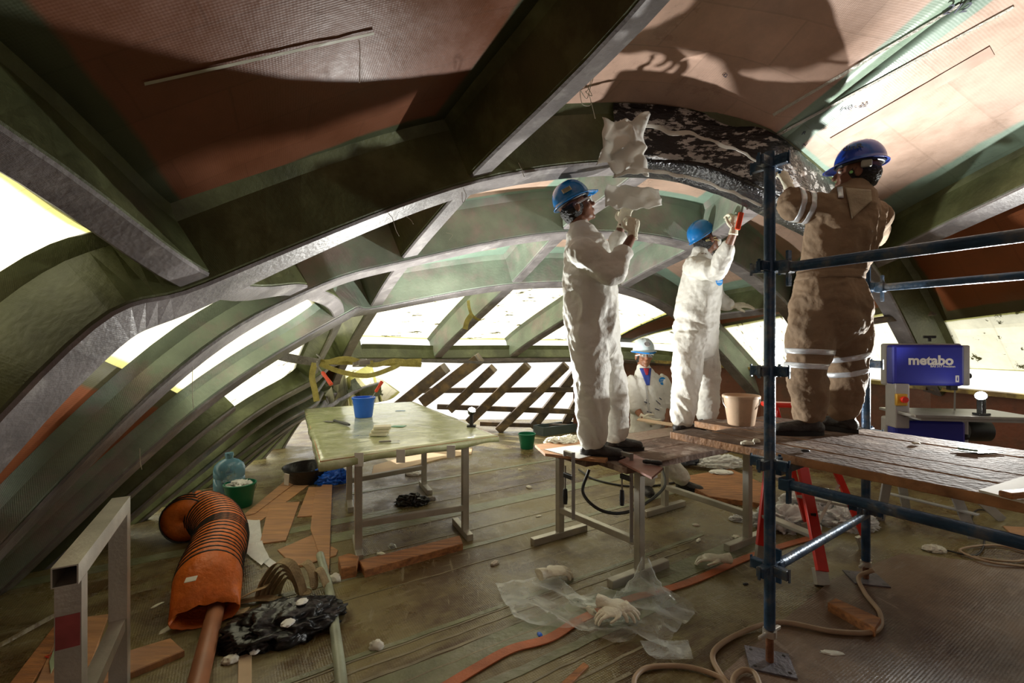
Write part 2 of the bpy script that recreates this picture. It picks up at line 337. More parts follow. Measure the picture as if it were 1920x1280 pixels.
M_STEEL = mat('bare_steel', (.35,.34,.32), .35, metal=.8, var=.2, scale=10)
M_RUSTY = mat('rusty_thread', (.20,.085,.04), .7, metal=.3, var=.3, scale=20, bump=.4)
M_PLATE = mat('base_plate_steel', (.17,.16,.18), .5, metal=.5, var=.35, scale=12, bump=.3)
M_DKST = mat('dark_steel', (.03,.032,.035), .45, metal=.4, var=.3)
M_SUIT = mat('white_coverall_cloth', (.82,.81,.75), .55, var=.05, scale=6, bump=1., bscale=9, transl=.18)
M_KHAKI = mat('brown_coverall_cloth', (.25,.17,.105), .85, var=.14, scale=8, bump=.9, bscale=10)
M_SKIN = mat('brown_skin', (.17,.07,.038), .5, var=.15, scale=12, bump=.1, bscale=90)
M_HAIR = mat('black_hair', (.012,.010,.009), .55, var=.4, scale=50, bump=.9, bscale=90)
M_HATB = mat('blue_hard_hat', (.005,.17,.50), .25, var=.08, coat=.4)
M_HATB2 = mat('deep_blue_hard_hat', (.012,.055,.42), .28, var=.1, coat=.3)
M_HATW = mat('pale_hard_hat', (.55,.66,.70), .3, var=.08)
M_GLOVE = mat('latex_glove', (.80,.77,.62), .5, var=.1, scale=20, bump=.3, bscale=60)
M_BOOT = mat('worn_black_boot', (.028,.025,.024), .5, var=.4, scale=12, bump=.35, bscale=50)
M_SOLE = mat('boot_sole', (.015,.014,.014), .8)
M_REFL = mat('reflective_tape', (.72,.76,.82), .3, metal=.3, var=.1, scale=40)
M_BLUEP = mat('blue_plastic', (.012,.13,.72), .35, var=.06)
M_GREENP = mat('green_plastic', (.0,.16,.075), .4, var=.1)
M_CREAMP = mat('cream_plastic', (.66,.47,.32), .4, var=.1, scale=10, col2=(.50,.36,.24), c2thr=.62)
M_RED = mat('red_enamel', (.62,.025,.012), .35, var=.15)
M_ORG = mat('orange_duct_cloth', (.70,.16,.018), .45, var=.2, scale=12, bump=.4, bscale=35)
M_BLK = mat('black_plastic', (.012,.012,.012), .3, var=.3, bump=.3, bscale=25)
M_WIRE = mat('black_wire', (.018,.018,.016), .5)
M_WHITE = mat('white_plastic', (.78,.78,.74), .5, var=.06)
M_PAPER = mat('paper_scrap', (.70,.68,.58), .75, var=.1)
M_STRAP = mat('yellow_webbing', (.42,.36,.10), .75, var=.25, scale=20, bump=.4, bscale=120)
M_STRG = mat('grey_webbing', (.26,.245,.22), .75, var=.25, scale=20, bump=.4, bscale=120)
M_CANV = mat('tan_webbing', (.36,.27,.15), .85, var=.25, scale=14, bump=.4, bscale=80)
M_SAWB = mat('saw_blue_paint', (.022,.03,.36), .38, var=.1)
M_SAWG = mat('saw_grey_paint', (.40,.40,.40), .45, var=.1)
M_CAST = mat('saw_table_cast', (.34,.33,.31), .35, metal=.6, var=.15)
M_ORST = mat('orange_floor_strip', (.50,.15,.06), .55, var=.25, scale=6, bump=.2)
M_THRD = mat('glass_thread', (.55,.52,.42), .6)
M_HOSE = mat('tan_hose', (.38,.27,.17), .5, var=.15)
M_FOAM = mat('foam_pad', (.80,.78,.62), .7, var=.05)
M_SHEET = mat('green_table_film', (.46,.50,.27), .22, var=.14, scale=6, bump=.5, bscale=9, col2=(.58,.60,.42), c2thr=.6, coat=.5)
M_COAT = mat('black_resin', (.02,.02,.024), .3, var=.3, scale=6, bump=.6, bscale=30, col2=(.62,.62,.62), c2thr=.545, c2soft=.015, c2scale=8, stretch=(1,1,2.2))
M_COATF = mat('black_resin_plain', (.012,.012,.014), .2, var=.3, scale=6, bump=.8, bscale=45)
M_CLOTH = mat('masking_cloth', (.85,.84,.80), .6, var=.08, scale=5, bump=.4, bscale=14, transl=.4)
M_INK = mat('ink_mark', (.03,.035,.08), .6)
M_PIPE = mat('brown_pipe', (.32,.13,.06), .45, var=.15)
M_WOODP = mat('pale_ply_panel', (.55,.40,.25), .65, var=.15, scale=5)
def film_mat(name, tint=(.9,.95,.93), a=.35, rough=.12):
    m = bpy.data.materials.new(name); m.use_nodes = True; N = m.node_tree.nodes; L = m.node_tree.links; b = N['Principled BSDF']
    b.inputs['Base Color'].default_value = (*tint, 1); b.inputs['Roughness'].default_value = rough
    tr = N.new('ShaderNodeBsdfTransparent'); tr.inputs[0].default_value = (.94,.97,.95,1); ms = N.new('ShaderNodeMixShader')
    lw = N.new('ShaderNodeLayerWeight'); lw.inputs[0].default_value = .35; nz = N.new('ShaderNodeTexNoise'); nz.inputs['Scale'].default_value = 9; nz.inputs['Detail'].default_value = 6
    ad = N.new('ShaderNodeMath'); ad.operation = 'MULTIPLY_ADD'; ad.inputs[1].default_value = .55; ad.inputs[2].default_value = a-.12
    L.new(lw.outputs['Facing'], ad.inputs[0]); 
    a2 = N.new('ShaderNodeMath'); a2.operation = 'MULTIPLY_ADD'; a2.inputs[1].default_value = .3; L.new(nz.outputs['Fac'], a2.inputs[0]); L.new(ad.outputs[0], a2.inputs[2]); a2.use_clamp = True
    L.new(a2.outputs[0], ms.inputs[0]); L.new(tr.outputs[0], ms.inputs[1]); L.new(b.outputs[0], ms.inputs[2]); L.new(ms.outputs[0], N['Material Output'].inputs[0])
    bp = N.new('ShaderNodeBump'); bp.inputs['Strength'].default_value = .4; L.new(nz.outputs['Fac'], bp.inputs['Height']); L.new(bp.outputs[0], b.inputs['Normal'])
    return m
M_FILM = film_mat('clear_film', a=.06, rough=.05)
M_FILMW = film_mat('milky_film', (.85,.86,.86), a=.6, rough=.25)
M_WATER = film_mat('blue_bottle_plastic', (.16,.36,.50), a=.45, rough=.08)

# ------------------------------------------------------------ the shell: a net of flange nodes, ribs (rows) and long beams (columns)
V = Vector
NET = [  # rows: -1 behind camera, 0 over camera, A, B, C, D, E
 [V((-2.9,-2.2,-.3)), V((-2.3,-2.2,1.5)), V((-1.3,-2.3,2.3)), V((.9,-2.4,2.95)), V((2.0,-2.4,2.95)), V((2.8,-2.4,2.9)), V((3.4,-2.5,2.65)), V((4.5,-2.5,1.0))],
 [V((-2.6,-.1,-.3)), V((-2.0,.4,1.5)), V((-1.38,.75,2.1)), V((.78,1.0,2.82)), V((1.5,1.2,2.9)), V((2.3,1.2,2.88)), V((3.3,1.5,2.62)), V((4.6,1.6,1.0))],
 [V((-2.6,1.2,-.3)), P(112,716,1.68), P(400,548,2.05), P(890,352,2.7), P(1230,318,3.0), P(1440,385,2.95), P(1622,508,4.2), P(1748,738,4.95)],
 [V((-3.0,1.9,-.3)), P(300,735,2.5), P(575,554,3.1), P(765,495,3.6), P(1060,442,4.1), P(1310,470,4.3), P(1470,580,5.3), P(1560,735,6.1)],
 [V((-3.3,2.6,-.3)), P(375,770,3.3), P(640,600,4.2), P(705,582,4.7), P(965,538,5.3), P(1165,545,5.7), P(1290,610,6.4), P(1427,756,6.8)],
 [V((-3.3,3.1,-.3)), P(450,800,4.4), P(590,715,5.3), P(650,678,6.2), P(820,676,7.0), P(960,674,7.4), P(1150,676,7.5), P(1300,690,7.3)],
 [V((-3.4,4.3,-.3)), P(530,810,5.6), P(600,770,6.4), P(640,740,7.2), P(790,740,8.0), P(930,740,8.4), P(1130,740,8.5), P(1290,740,8.3)],
 [V((-3.4,6.6,-.3)), V((-3.1,7.0,.45)), V((-2.6,7.5,.75)), V((-1.9,8.1,.9)), V((-1.2,8.6,.8)), V((-.4,8.9,.7)), V((1.4,9,.6)), V((2.5,9,.5))]]
def netrow(r, u):
    i = max(0, min(int(math.floor(u)), 6)); t = u-i; g = lambda k: r[k] if 0 <= k < 8 else (r[0]*2-r[1] if k < 0 else r[7]*2-r[6])
    return crom(g(i-1), g(i), g(i+1), g(i+2), t)
def FS(u, v):
    """flange surface; v = -1 .. 5"""
    w = v+1; j = max(0, min(int(math.floor(w)), 6)); t = w-j
    g = lambda k: netrow(NET[k], u) if 0 <= k < 8 else (netrow(NET[0], u)*2-netrow(NET[1], u) if k < 0 else netrow(NET[7], u)*2-netrow(NET[6], u))
    return crom(g(j-1), g(j), g(j+1), g(j+2), t)
def FN(u, v):
    e = .02; a = FS(u+e, v)-FS(u-e, v); b = FS(u, v+e)-FS(u, v-e); n = a.cross(b).normalized()
    if n.dot(FS(u, v)-V((.3, 3, .3))) < 0: n = -n
    return n
def sst(x, a, b): t = max(0, min(1, (x-a)/(b-a))); return t*t*(3-2*t)
def HK(u, v): return .37-.21*sst(v, 1.1, 2.0)*sst(-u, -2.7, -1.5)
def SK(u, v, h=0.): return FS(u, v)+FN(u, v)*(HK(u, v)+h)
ceiling = empty('ceiling', (0,0,0), 'curved laminated shell roof of ribs, long beams and brown and green panels', None, kind='structure')
all_sk_v, all_sk_f = [], []
def bay(u0, u1, v0, v1, m, trl, nu=10, nv=10, name='panel'):
    vs = []; uvs = []; fs = []
    for j in range(nv+1):
        for i in range(nu+1):
            u = u0+(u1-u0)*i/nu; v = v0+(v1-v0)*j/nv; vs.append(SK(u, v)); uvs.append((i/nu, j/nv))
    q = lambda i, j: j*(nu+1)+i
    for j in range(nv):
        for i in range(nu): fs.append((q(i,j), q(i+1,j), q(i+1,j+1), q(i,j+1)))
    n0 = len(all_sk_v); all_sk_v.extend(vs); all_sk_f.extend([tuple(a+n0 for a in f) for f in fs])
    if not trl:
        n = len(vs); vs2 = []
        for j in range(nv+1):
            for i in range(nu+1):
                u = u0+(u1-u0)*i/nu; v = v0+(v1-v0)*j/nv; vs2.append(SK(u, v, .03))
        vs = vs+vs2; uvs = uvs+uvs; fs = fs+[tuple(a+n for a in f[::-1]) for f in fs]
        rim = [q(i,0) for i in range(nu)]+[q(nu,j) for j in range(nv)]+[q(i,nv) for i in range(nu,0,-1)]+[q(0,j) for j in range(nv,0,-1)]
        for k in range(len(rim)): a, b = rim[k], rim[(k+1)%len(rim)]; fs.append((a, a+n, b+n, b))
    return mesh_obj(name, vs, fs, m, ceiling, True, uvs)
# which bays are opaque laminate with shade in its colour (o), the same painted lit pink (p), rust (r), translucent (t), stained translucent (s)
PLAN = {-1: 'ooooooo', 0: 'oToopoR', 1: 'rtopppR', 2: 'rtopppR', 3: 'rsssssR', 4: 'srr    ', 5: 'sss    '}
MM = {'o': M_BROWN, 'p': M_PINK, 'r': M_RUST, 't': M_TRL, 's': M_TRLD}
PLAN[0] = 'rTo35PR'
for vv, row in PLAN.items():
    for uu, ch in enumerate(row):
        if ch == ' ': continue
        if ch == 'R':
            k = {0: .62, 1: .5, 2: .3, 3: .2, -1: .35}.get(vv, .3)
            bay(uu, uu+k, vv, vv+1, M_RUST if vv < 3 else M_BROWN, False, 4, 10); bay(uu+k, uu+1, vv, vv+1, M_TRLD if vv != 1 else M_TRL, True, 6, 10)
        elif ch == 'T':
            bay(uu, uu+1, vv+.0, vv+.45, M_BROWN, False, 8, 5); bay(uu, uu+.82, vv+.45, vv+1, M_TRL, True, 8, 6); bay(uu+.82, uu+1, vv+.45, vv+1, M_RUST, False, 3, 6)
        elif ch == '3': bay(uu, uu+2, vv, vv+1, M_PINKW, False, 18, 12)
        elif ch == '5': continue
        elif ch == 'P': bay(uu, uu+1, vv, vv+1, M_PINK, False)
        elif ch == 't':
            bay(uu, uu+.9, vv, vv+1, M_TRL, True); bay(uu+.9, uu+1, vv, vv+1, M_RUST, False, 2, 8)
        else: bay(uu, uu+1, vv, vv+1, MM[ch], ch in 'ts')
SKB = BVHTree.FromPolygons(all_sk_v, all_sk_f)
def hit_skin(x, y, off=.0):
    d = (P(x, y, 1)-V((0,0,CH))).normalized(); loc, nor, idx, dist = SKB.ray_cast(V((0,0,CH)), d)
    if loc is None: return None
    if nor.dot(d) > 0: nor = -nor
    return loc+nor*off, nor

def hat(pts, nrm, h, wf, ws, name, m, mf, parent):
    """hat-section stiffener: webs + flange strip proud of it, rounded corners"""
    vs = []; fs = []; K = 8; fv = []; ff = []; hh = h
    for _ in range(7):
        nrm = [(nrm[max(i-1,0)]+nrm[i]*2+nrm[min(i+1,len(nrm)-1)]).normalized() for i in range(len(nrm))]
    for i, p in enumerate(pts):
        h = hh[i] if isinstance(hh, list) else hh
        prof = [(-wf/2,.018),(-wf/2+.018,0),(wf/2-.018,0),(wf/2,.018),(ws/2*.86,h-.05),(ws/2*1.25,h+.01),(-ws/2*1.25,h+.01),(-ws/2*.86,h-.05)]
        T = (pts[min(i+1,len(pts)-1)]-pts[max(i-1,0)]).normalized(); n = (nrm[i]-T*nrm[i].dot(T)).normalized(); s = T.cross(n)
        vs += [p+s*a+n*b for a, b in prof]
        w = wf/2-.004; fv += [p+s*a+n*b for a, b in ((-w,.006),(-w+.01,-.006),(w-.01,-.006),(w,.006))]
    for i in range(len(pts)-1):
        fs += [(i*K+k, i*K+(k+1)%K, (i+1)*K+(k+1)%K, (i+1)*K+k) for k in range(K)]
        ff += [(i*4+k, i*4+(k+1)%4, (i+1)*4+(k+1)%4, (i+1)*4+k) for k in range(4)]
    fs += [tuple(range(K)), tuple((len(pts)-1)*K+k for k in range(K))[::-1]]; ff += [(0,1,2,3), tuple((len(pts)-1)*4+k for k in range(4))[::-1]]
    o = mesh_obj(name, vs, fs, m, parent)
    bm = bmesh.new(); bm.from_mesh(o.data); bmesh.ops.recalc_face_normals(bm, faces=bm.faces[:]); bm.to_mesh(o.data); bm.free()
    mesh_obj('flange', fv, ff, mf, o)
    return o
def rib(v, u0, u1, wf=.13, ws=.20, m=M_WEB, h=None, n=9):
    k = int((u1-u0)*n); us = [u0+(u1-u0)*i/k for i in range(k+1)]
    return hat([FS(u, v) for u in us], [FN(u, v) for u in us], h or [HK(u, v) for u in us], wf, ws, 'rib', m, M_FLG, ceiling)
def lbeam(u, v0, v1, wf=.13, ws=.19, m=M_WEB, drop=.03, n=9):
    k = int((v1-v0)*n); vs = [v0+(v1-v0)*i/k for i in range(k+1)]
    return hat([FS(u, v)+FN(u, v)*drop for v in vs], [FN(u, v) for v in vs], [HK(u, v)-drop for v in vs], wf, ws, 'long_beam', m, M_FLG, ceiling)
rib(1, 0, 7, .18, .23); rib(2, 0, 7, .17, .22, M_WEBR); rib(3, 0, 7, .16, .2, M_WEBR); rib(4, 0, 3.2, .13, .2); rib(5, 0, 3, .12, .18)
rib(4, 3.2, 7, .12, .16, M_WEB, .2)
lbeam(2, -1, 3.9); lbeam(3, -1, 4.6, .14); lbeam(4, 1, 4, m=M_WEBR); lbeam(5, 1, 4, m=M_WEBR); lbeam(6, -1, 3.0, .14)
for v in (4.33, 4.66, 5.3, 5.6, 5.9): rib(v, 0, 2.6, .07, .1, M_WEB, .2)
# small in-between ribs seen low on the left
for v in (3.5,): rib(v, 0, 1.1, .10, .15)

# ------------------------------------------------------------ floor, walls
fl = MB()
sa = V((-2.62,1.7,-.06)); sb = V((-2.53,2.74,-.06)); sdir = (sb-sa)/(sb-sa).y; top = sa+sdir*7.3; bot = sa-sdir*4.9; wv = V((.045,0,0))
fl.prism([bot+wv, V((6.2,-3.2,-.06)), V((6.2,9.0,-.06)), top+wv], .06)
fl.prism([V((-4.2,-3.2,-.06)), bot, top, V((-4.2,9.0,-.06))], .06)
fl.prism([bot, bot+wv, sa+wv, sa], .06); fl.prism([sb, sb+wv, top+wv, top], .06)
floor = fl.build('floor', M_FLOOR); tag(floor, 'worn olive brown laminated floor with glass cloth weave and tape seams', None, kind='structure')
def floor_band(a, b, w, m, name='floor_seam', z=.0, th=.003):
    a, b = Vector(a), Vector(b); T = (b-a).normalized(); s = V((-T.y, T.x, 0))
    mb = MB(); n = 24; vs = []
    for i in range(n+1):
        p = a+(b-a)*i/n; wob = .012*noise.noise(V((i*.7, w*9, a.y)))
        vs += [p+s*(w/2+wob)+V((0,0,z)), p-s*(w/2-wob)+V((0,0,z)), p-s*(w/2-wob)+V((0,0,z+th)), p+s*(w/2+wob)+V((0,0,z+th))]
    fs = [(i*4+k, i*4+(k+1)%4, (i+1)*4+(k+1)%4, (i+1)*4+k) for i in range(n) for k in range(4)]+[(0,1,2,3), (n*4+3,n*4+2,n*4+1,n*4)]
    mb.add(vs, fs); return mb.build(name, m, floor)
def seam_dir(y0x, y0y, L0, L1, w, m, E=E1, **k):
    c = FP(y0x, y0y); floor_band(c-E*L0, c+E*L1, w, m, **k)
# green glass-tape seams running along e1 and e2 in the floor
seam_dir(900, 950, 1.6, 3.0, .16, M_TAPE); seam_dir(1040, 1165, 1.8, 1.9, .17, M_TAPE, th=.002); seam_dir(1000, 1245, 1.6, 1.0, .05, M_TAPE, th=.003)
seam_dir(860, 1030, 1.4, 3.0, .05, M_TAPE); seam_dir(1000, 868, 2.2, 2.2, .05, M_TAPE); seam_dir(760, 1200, 1.0, 2.4, .03, M_TAPE)
seam_dir(520, 1000, 1.6, 1.0, .12, M_TAPE, th=.002)
M_GRV = mat('floor_ridge', (.24,.21,.13), .4, var=.3, scale=6, bump=.2)
for k in range(9): seam_dir(1000, 1120+k*k*2+k*14, 1.7-.1*k, 1.5-.12*k, .010+.004*(k%3), M_GRV, name='floor_ridge', th=.0025)
for k in range(5): seam_dir(1000, 905+k*30, 1.8, 2.4, .008+.004*(k%2), M_GRV, name='floor_ridge', th=.0025)
# laminated sheet laid over the floor at right
sheet_px = [(1330,1290),(1440,1190),(1560,1090),(1680,1045),(1740,1030),(1960,1060)]
pts = [FP(*p) for p in sheet_px]+[V((3.4,2.6,0)), V((3.4,-.5,0)), V((.7,-.5,0)), V((.62,1.6,0))]
pts = [FP(1330,1290), FP(1440,1190), FP(1560,1090), FP(1690,1040), V((3.6,3.0,0)), V((3.9,-.6,0)), V((.75,-.6,0))]
mb = MB(); mb.prism(pts, .012); sh = mb.build('floor_sheet', M_FLOOR2, floor)
SZ = .012
# low wall round the far and right side, with its ledge
def wall_line(name, pts, z0, tops, th, m):
    vs = []; fs = []; n = len(pts)
    for i, p in enumerate(pts):
        T = (pts[min(i+1,n-1)]-pts[max(i-1,0)]).normalized(); s = V((T.y, -T.x, 0))*-1
        vs += [V((p.x, p.y, z0)), V((p.x, p.y, tops[i])), V((p.x, p.y, tops[i]))+s*th, V((p.x, p.y, z0))+s*th]
    for i in range(n-1): fs += [(i*4+k, i*4+(k+1)%4, (i+1)*4+(k+1)%4, (i+1)*4+k) for k in range(4)]
    fs += [(0,1,2,3), tuple((n-1)*4+k for k in range(4))]
    mb = MB(); mb.add(vs, fs); o = mb.build(name, m); o['kind'] = 'structure'; return o
M_WALL = mat('wall_laminate', (.24,.085,.045), .45, var=.35, scale=3, bump=.25, bscale=20, col2=(.13,.06,.035), c2thr=.52, c2scale=3)
WP = [(1075,7.75), (1160,7.7), (1300,7.2), (1427,6.7), (1560,6.0), (1745,4.95), (1960,4.4)]
wl = [V(((x-960)/F_PX*d, d, 0)) for x, d in WP]+[V((5.5,2.5,0)), V((4.6,-.5,0)), V((4.2,-3.1,0))]
wz = [1.22,1.22,1.16,1.1,1.04,1.0,.95,.95,.95,.95]
wall_r = wall_line('wall_right', wl, -.05, wz, .05, M_WALL); tag(wall_r, 'low rust brown laminated wall behind the saw', None)
led = MB(); M_LEDGE = mat('wall_ledge', (.50,.38,.10), .5, var=.4, scale=4, col2=(.2,.13,.05), c2thr=.5)
for i in range(len(wl)-1):
    a = V((wl[i].x, wl[i].y, wz[i]+.02)); b = V((wl[i+1].x, wl[i+1].y, wz[i+1]+.02)); led.beam(a, b, .16, .045)
led.build('wall_ledge', M_LEDGE, wall_r)
# rear end wall behind the camera, added unseen to limit light; doorway sized for fill
rw = MB()
rw.box((-1.65,-3.1,1.6), (3.5,.06,3.6)); rw.box((2.85,-3.1,1.6), (4.1,.06,3.6)); rw.box((.45,-3.1,2.9), (.8,.06,1.4))
o = rw.build('wall_rear_added', M_WALL); o['kind'] = 'structure'
# far lattice below the beam: raking struts and three rails
M_STRUT = mat('strut_laminate', (.13,.10,.08), .5, var=.4, scale=5, bump=.3, col2=(.24,.17,.09), c2thr=.55)
lat = empty('lattice', P(960,740,8), 'open lattice of raking dark struts and rails under the far beam', 'lattice')
ST = [((795,752),(900,672),6.9,.14), ((845,766),(925,690),7.3,.11), ((880,790),(990,684),7.4,.11), ((935,806),(1062,684),7.5,.11), ((998,800),(1092,684),7.6,.11), ((1060,792),(1092,735),7.7,.10), ((735,770),(835,690),6.6,.12)]
for (a, b, d, w) in ST:
    mb = MB(); mb.beam(P(*a, d+.25), P(*b, d-.1), w*1.25, w*1.5, up=(0,-1,0), bev=.01); mb.build('strut', M_STRUT, lat)
for (a, b, d, w) in [((778,732),(1095,730),7.55,.07), ((820,762),(1095,772),7.7,.07), ((900,794),(1095,800),7.8,.06)]:
    mb = MB(); mb.beam(P(*a, d), P(*b, d), w, w*1.2, bev=.006); mb.build('rail', M_STRUT, lat)
# right leg pads: clamp piece on the right rib
for uu in (6.45,):
    c = FS(uu, 1)+FN(uu, 1)*.05
    mb = MB(); mb.beam(c+V((-.42,-.03,-.02)), c+V((.36,.05,.09)), .12, .06, bev=.01)
    tag(mb.build('timber_packer', M_STRUT), 'dark timber packer wedged across the curved rib above the blue saw', 'timber')
# ------------------------------------------------------------ work tables
def ht(x, y, z, d=None): return FP(x, y, z)
table = empty('work_table', (-1.2,4.2,0), 'plywood work table on welded box-steel frame, topped with green film', 'table')
TZ = .76
tc = [FP(600,862,TZ), FP(934,815,TZ), P(775,749,5.85), P(572,764,5.2)]
for i in (2,3): tc[i].z = TZ
mb = MB(); mb.prism([V((p.x,p.y,TZ-.03)) for p in tc], .022); mb.build('table_top', M_PLYW, table)
lf = [FP(672,1040), FP(872,1003), FP(795,915), FP(655,945)]
mb = MB()
def leg(o, c, z, w=.05): mb = MB(); mb.box((c.x, c.y, z/2+.025), (w, w, z-.05), E1, E2, bev=.004); return mb.build('leg', M_ALU, o)
tz = TZ-.03
dl = (lf[1]-lf[0]).normalized(); dw = (lf[3]-lf[0]).normalized()
for c in lf:
    mb = MB(); mb.box((c.x, c.y, tz/2+.02), (.05,.05,tz-.04), dl, dl.cross(UP)*-1, bev=.004); mb.build('leg', M_ALU, table)
for c, k in ((0,.32),(1,.32),(2,.30),(3,.3)):
    q = lf[c]; dd = (lf[3]-lf[0]).normalized() if c in (0,3) else (lf[2]-lf[1]).normalized(); s = 1 if c in (0,1) else -1
    mb = MB(); mb.beam(q-dd*.12*s+UP*.025, q+dd*k*s*.8+UP*.025, .05, .05, bev=.004); mb.build('foot', M_ALU, table)
for a, b, z in ((lf[0],lf[1],.22),(lf[3],lf[2],.22)):
    mb = MB(); mb.beam(a+UP*z, b+UP*z, .045, .045, bev=.004); mb.build('stretcher', M_ALU, table)
for a, b in ((0,1),(1,2),(2,3),(3,0)):
    mb = MB(); mb.beam(lf[a]+UP*(tz-.027), lf[b]+UP*(tz-.027), .05, .05, bev=.004); mb.build('top_rail', M_ALU, table)
# film over the table, hanging a little over the edges
NX, NY = 44, 60; vs = []; fs = []
for j in range(NY+1):
    for i in range(NX+1):
        s = -.03+1.06*i/NX; t = -.03+1.06*j/NY; s0, t0 = min(max(s,0),1), min(max(t,0),1)
        p = (tc[0]*(1-s0)+tc[1]*s0)*(1-t0)+(tc[3]*(1-s0)+tc[2]*s0)*t0
        ov = max(abs(s-s0), abs(t-t0)); z = TZ-.002+.004*max(0, fbm((p.x*3, p.y*3, 1), 1.5, 3))
        q = V((p.x, p.y, z))
        if ov > 0:
            c = (tc[0]+tc[1]+tc[2]+tc[3])/4; o = (V((p.x,p.y,0))-V((c.x,c.y,0))).normalized()*.012
            q += o*(1+.6*noise.noise(p*7)); q.z = TZ-ov*(2.6+1.3*noise.noise(p*3))*.8
        vs.append(q)
for j in range(NY):
    for i in range(NX): a = j*(NX+1)+i; fs.append((a, a+1, a+NX+2, a+NX+1))
film = mesh_obj('table_film', vs, fs, M_SHEET, None, True)
md = film.modifiers.new('t', 'SOLIDIFY'); md.thickness = .0015; md.offset = 1
tag(film, 'pale green plastic film taped over the work table top', 'plastic film')
for (x, y) in ((846,838),(674,852),(752,846)):
    c = FP(x, y, TZ); mb = MB(); mb.box((c.x, c.y-.01, TZ-.03), (.06,.004,.09), bev=0); mb.build('tape', M_WHITE, film)

def bucket(name, c, rb, rt, h, m, label, cat='bucket', handle=None, lean=0, inner=None):
    r = empty(name, c, label, cat)
    mb = MB(); t = .003
    mb.lathe([(0,.003),(rb*.96,.0),(rb,.006),(rt,h-.02),(rt+.008,h-.018),(rt+.009,h-.004),(rt+.004,h),(rt-t,h),(rt-t-.002,h-.02),(rb-t,.008),(0,.008)], c, 32)
    mb.build('body', m, r, True)
    if handle:
        a = V((math.cos(handle[0]), math.sin(handle[0]), 0)); b = V((-a.y, a.x, 0)); pts = []
        for k in range(17):
            th = math.pi*k/16; e = handle[1]
            pts.append(Vector(c)+UP*(h-.02)+a*math.cos(th)*(rt+.006)+(b*math.cos(e)+UP*math.sin(e))*math.sin(th)*(rt+.012))
        mb = MB(); mb.tube(pts, .0022, 6); mb.build('handle', M_STEEL if len(handle) < 3 else M_WHITE, r)
    if inner:
        mb = MB(); mb.lathe([(0,h*.75),(rt*.9,h*.75)], c, 24); mb.build('contents', inner, r)
    return r
bucket('bucket', FP(682,781,TZ+.003), .085, .108, .20, M_BLUEP, 'blue plastic bucket standing on the film-covered table', handle=(.4,-1.2))
bucket('bucket', FP(988,840), .092, .118, .215, M_GREENP, 'small green bucket standing alone on the floor beyond the tables', handle=(.1,-.9,1))
bucket('bucket', FP(450,948), .10, .128, .215, M_GREENP, 'dark green bucket full of white rags beside the water bottle', handle=(.3,-1.))
PZ = .97
bucket('bucket', V((1.50,2.98,PZ)), .080, .106, .195, M_CREAMP, 'stained cream bucket with wire handle on the scaffold planks', handle=(2.6,-.95), inner=mat('bucket_residue', (.62,.33,.10), .6))
# roller handle, foam block, scrapers on table 1
def roller(name, a, b, m, label):
    r = empty(name, a, label, 'roller'); a, b = Vector(a), Vector(b); d = (b-a).normalized()
    mb = MB(); L = (b-a).length; mb.lathe([(0,0),(.009,.001),(.014,.02),(.011,.05),(.013,L*.5),(.015,L*.8),(.010,L),(0,L+.002)], a, 14, d); mb.build('grip', m, r, True)
    return r
a = FP(626,788,TZ+.018); b = FP(655,796,TZ+.018)
r = roller('trowel', a, b, M_DKST, 'black handled trowel lying left of the blue bucket'); r['category'] = 'trowel'
mb = MB(); mb.box(a-V((.05,-.01,.01)), (.10,.05,.003), (1,-.35,0), (.35,1,0)); mb.build('blade', M_STEEL, r)
r = empty('foam_stack', FP(711,812,TZ+.003), 'stack of white foam pads wrapped in film on the table', 'foam pads')
for k in range(3):
    c = FP(711+k*2,812,TZ+.02); mb = MB(); mb.box((c.x+.004*k, c.y, TZ+.018+k*.026), (.135,.10,.024), (1,.12*k,0), (-.12*k,1,0), bev=.005); mb.build('pad', M_FOAM, r, True)
c = FP(747,799,TZ+.003)
tag(MB().prism([c+V(p) for p in ((-.06,-.03,0),(.05,-.035,0),(.065,.03,0),(-.05,.035,0))], .003).build('scraper', mat('green_scraper', (.04,.30,.17), .4)), 'flat green plastic scraper lying on the table', 'scraper')
c = FP(722,829,TZ+.003); mb = MB(); mb.box(c+UP*.008, (.09,.022,.012), (1,.25,0), (-.25,1,0), bev=.004); mb.box(c+UP*.008+V((.07,.018,0)), (.07,.03,.002), (1,.25,0), (-.25,1,0))
tag(mb.build('paint_scraper', M_STEEL), 'small dirty steel scraper near the front table edge', 'scraper')
c = FP(750,770,TZ+.003)
tag(MB().prism([c+V(p) for p in ((-.05,-.02,0),(.06,-.005,0),(.05,.02,0),(-.04,.01,0))], .003).build('tape_scrap', mat('blue_scrap', (.05,.16,.3), .5)), 'thin blue scrap behind the foam pads on the table', 'scrap')
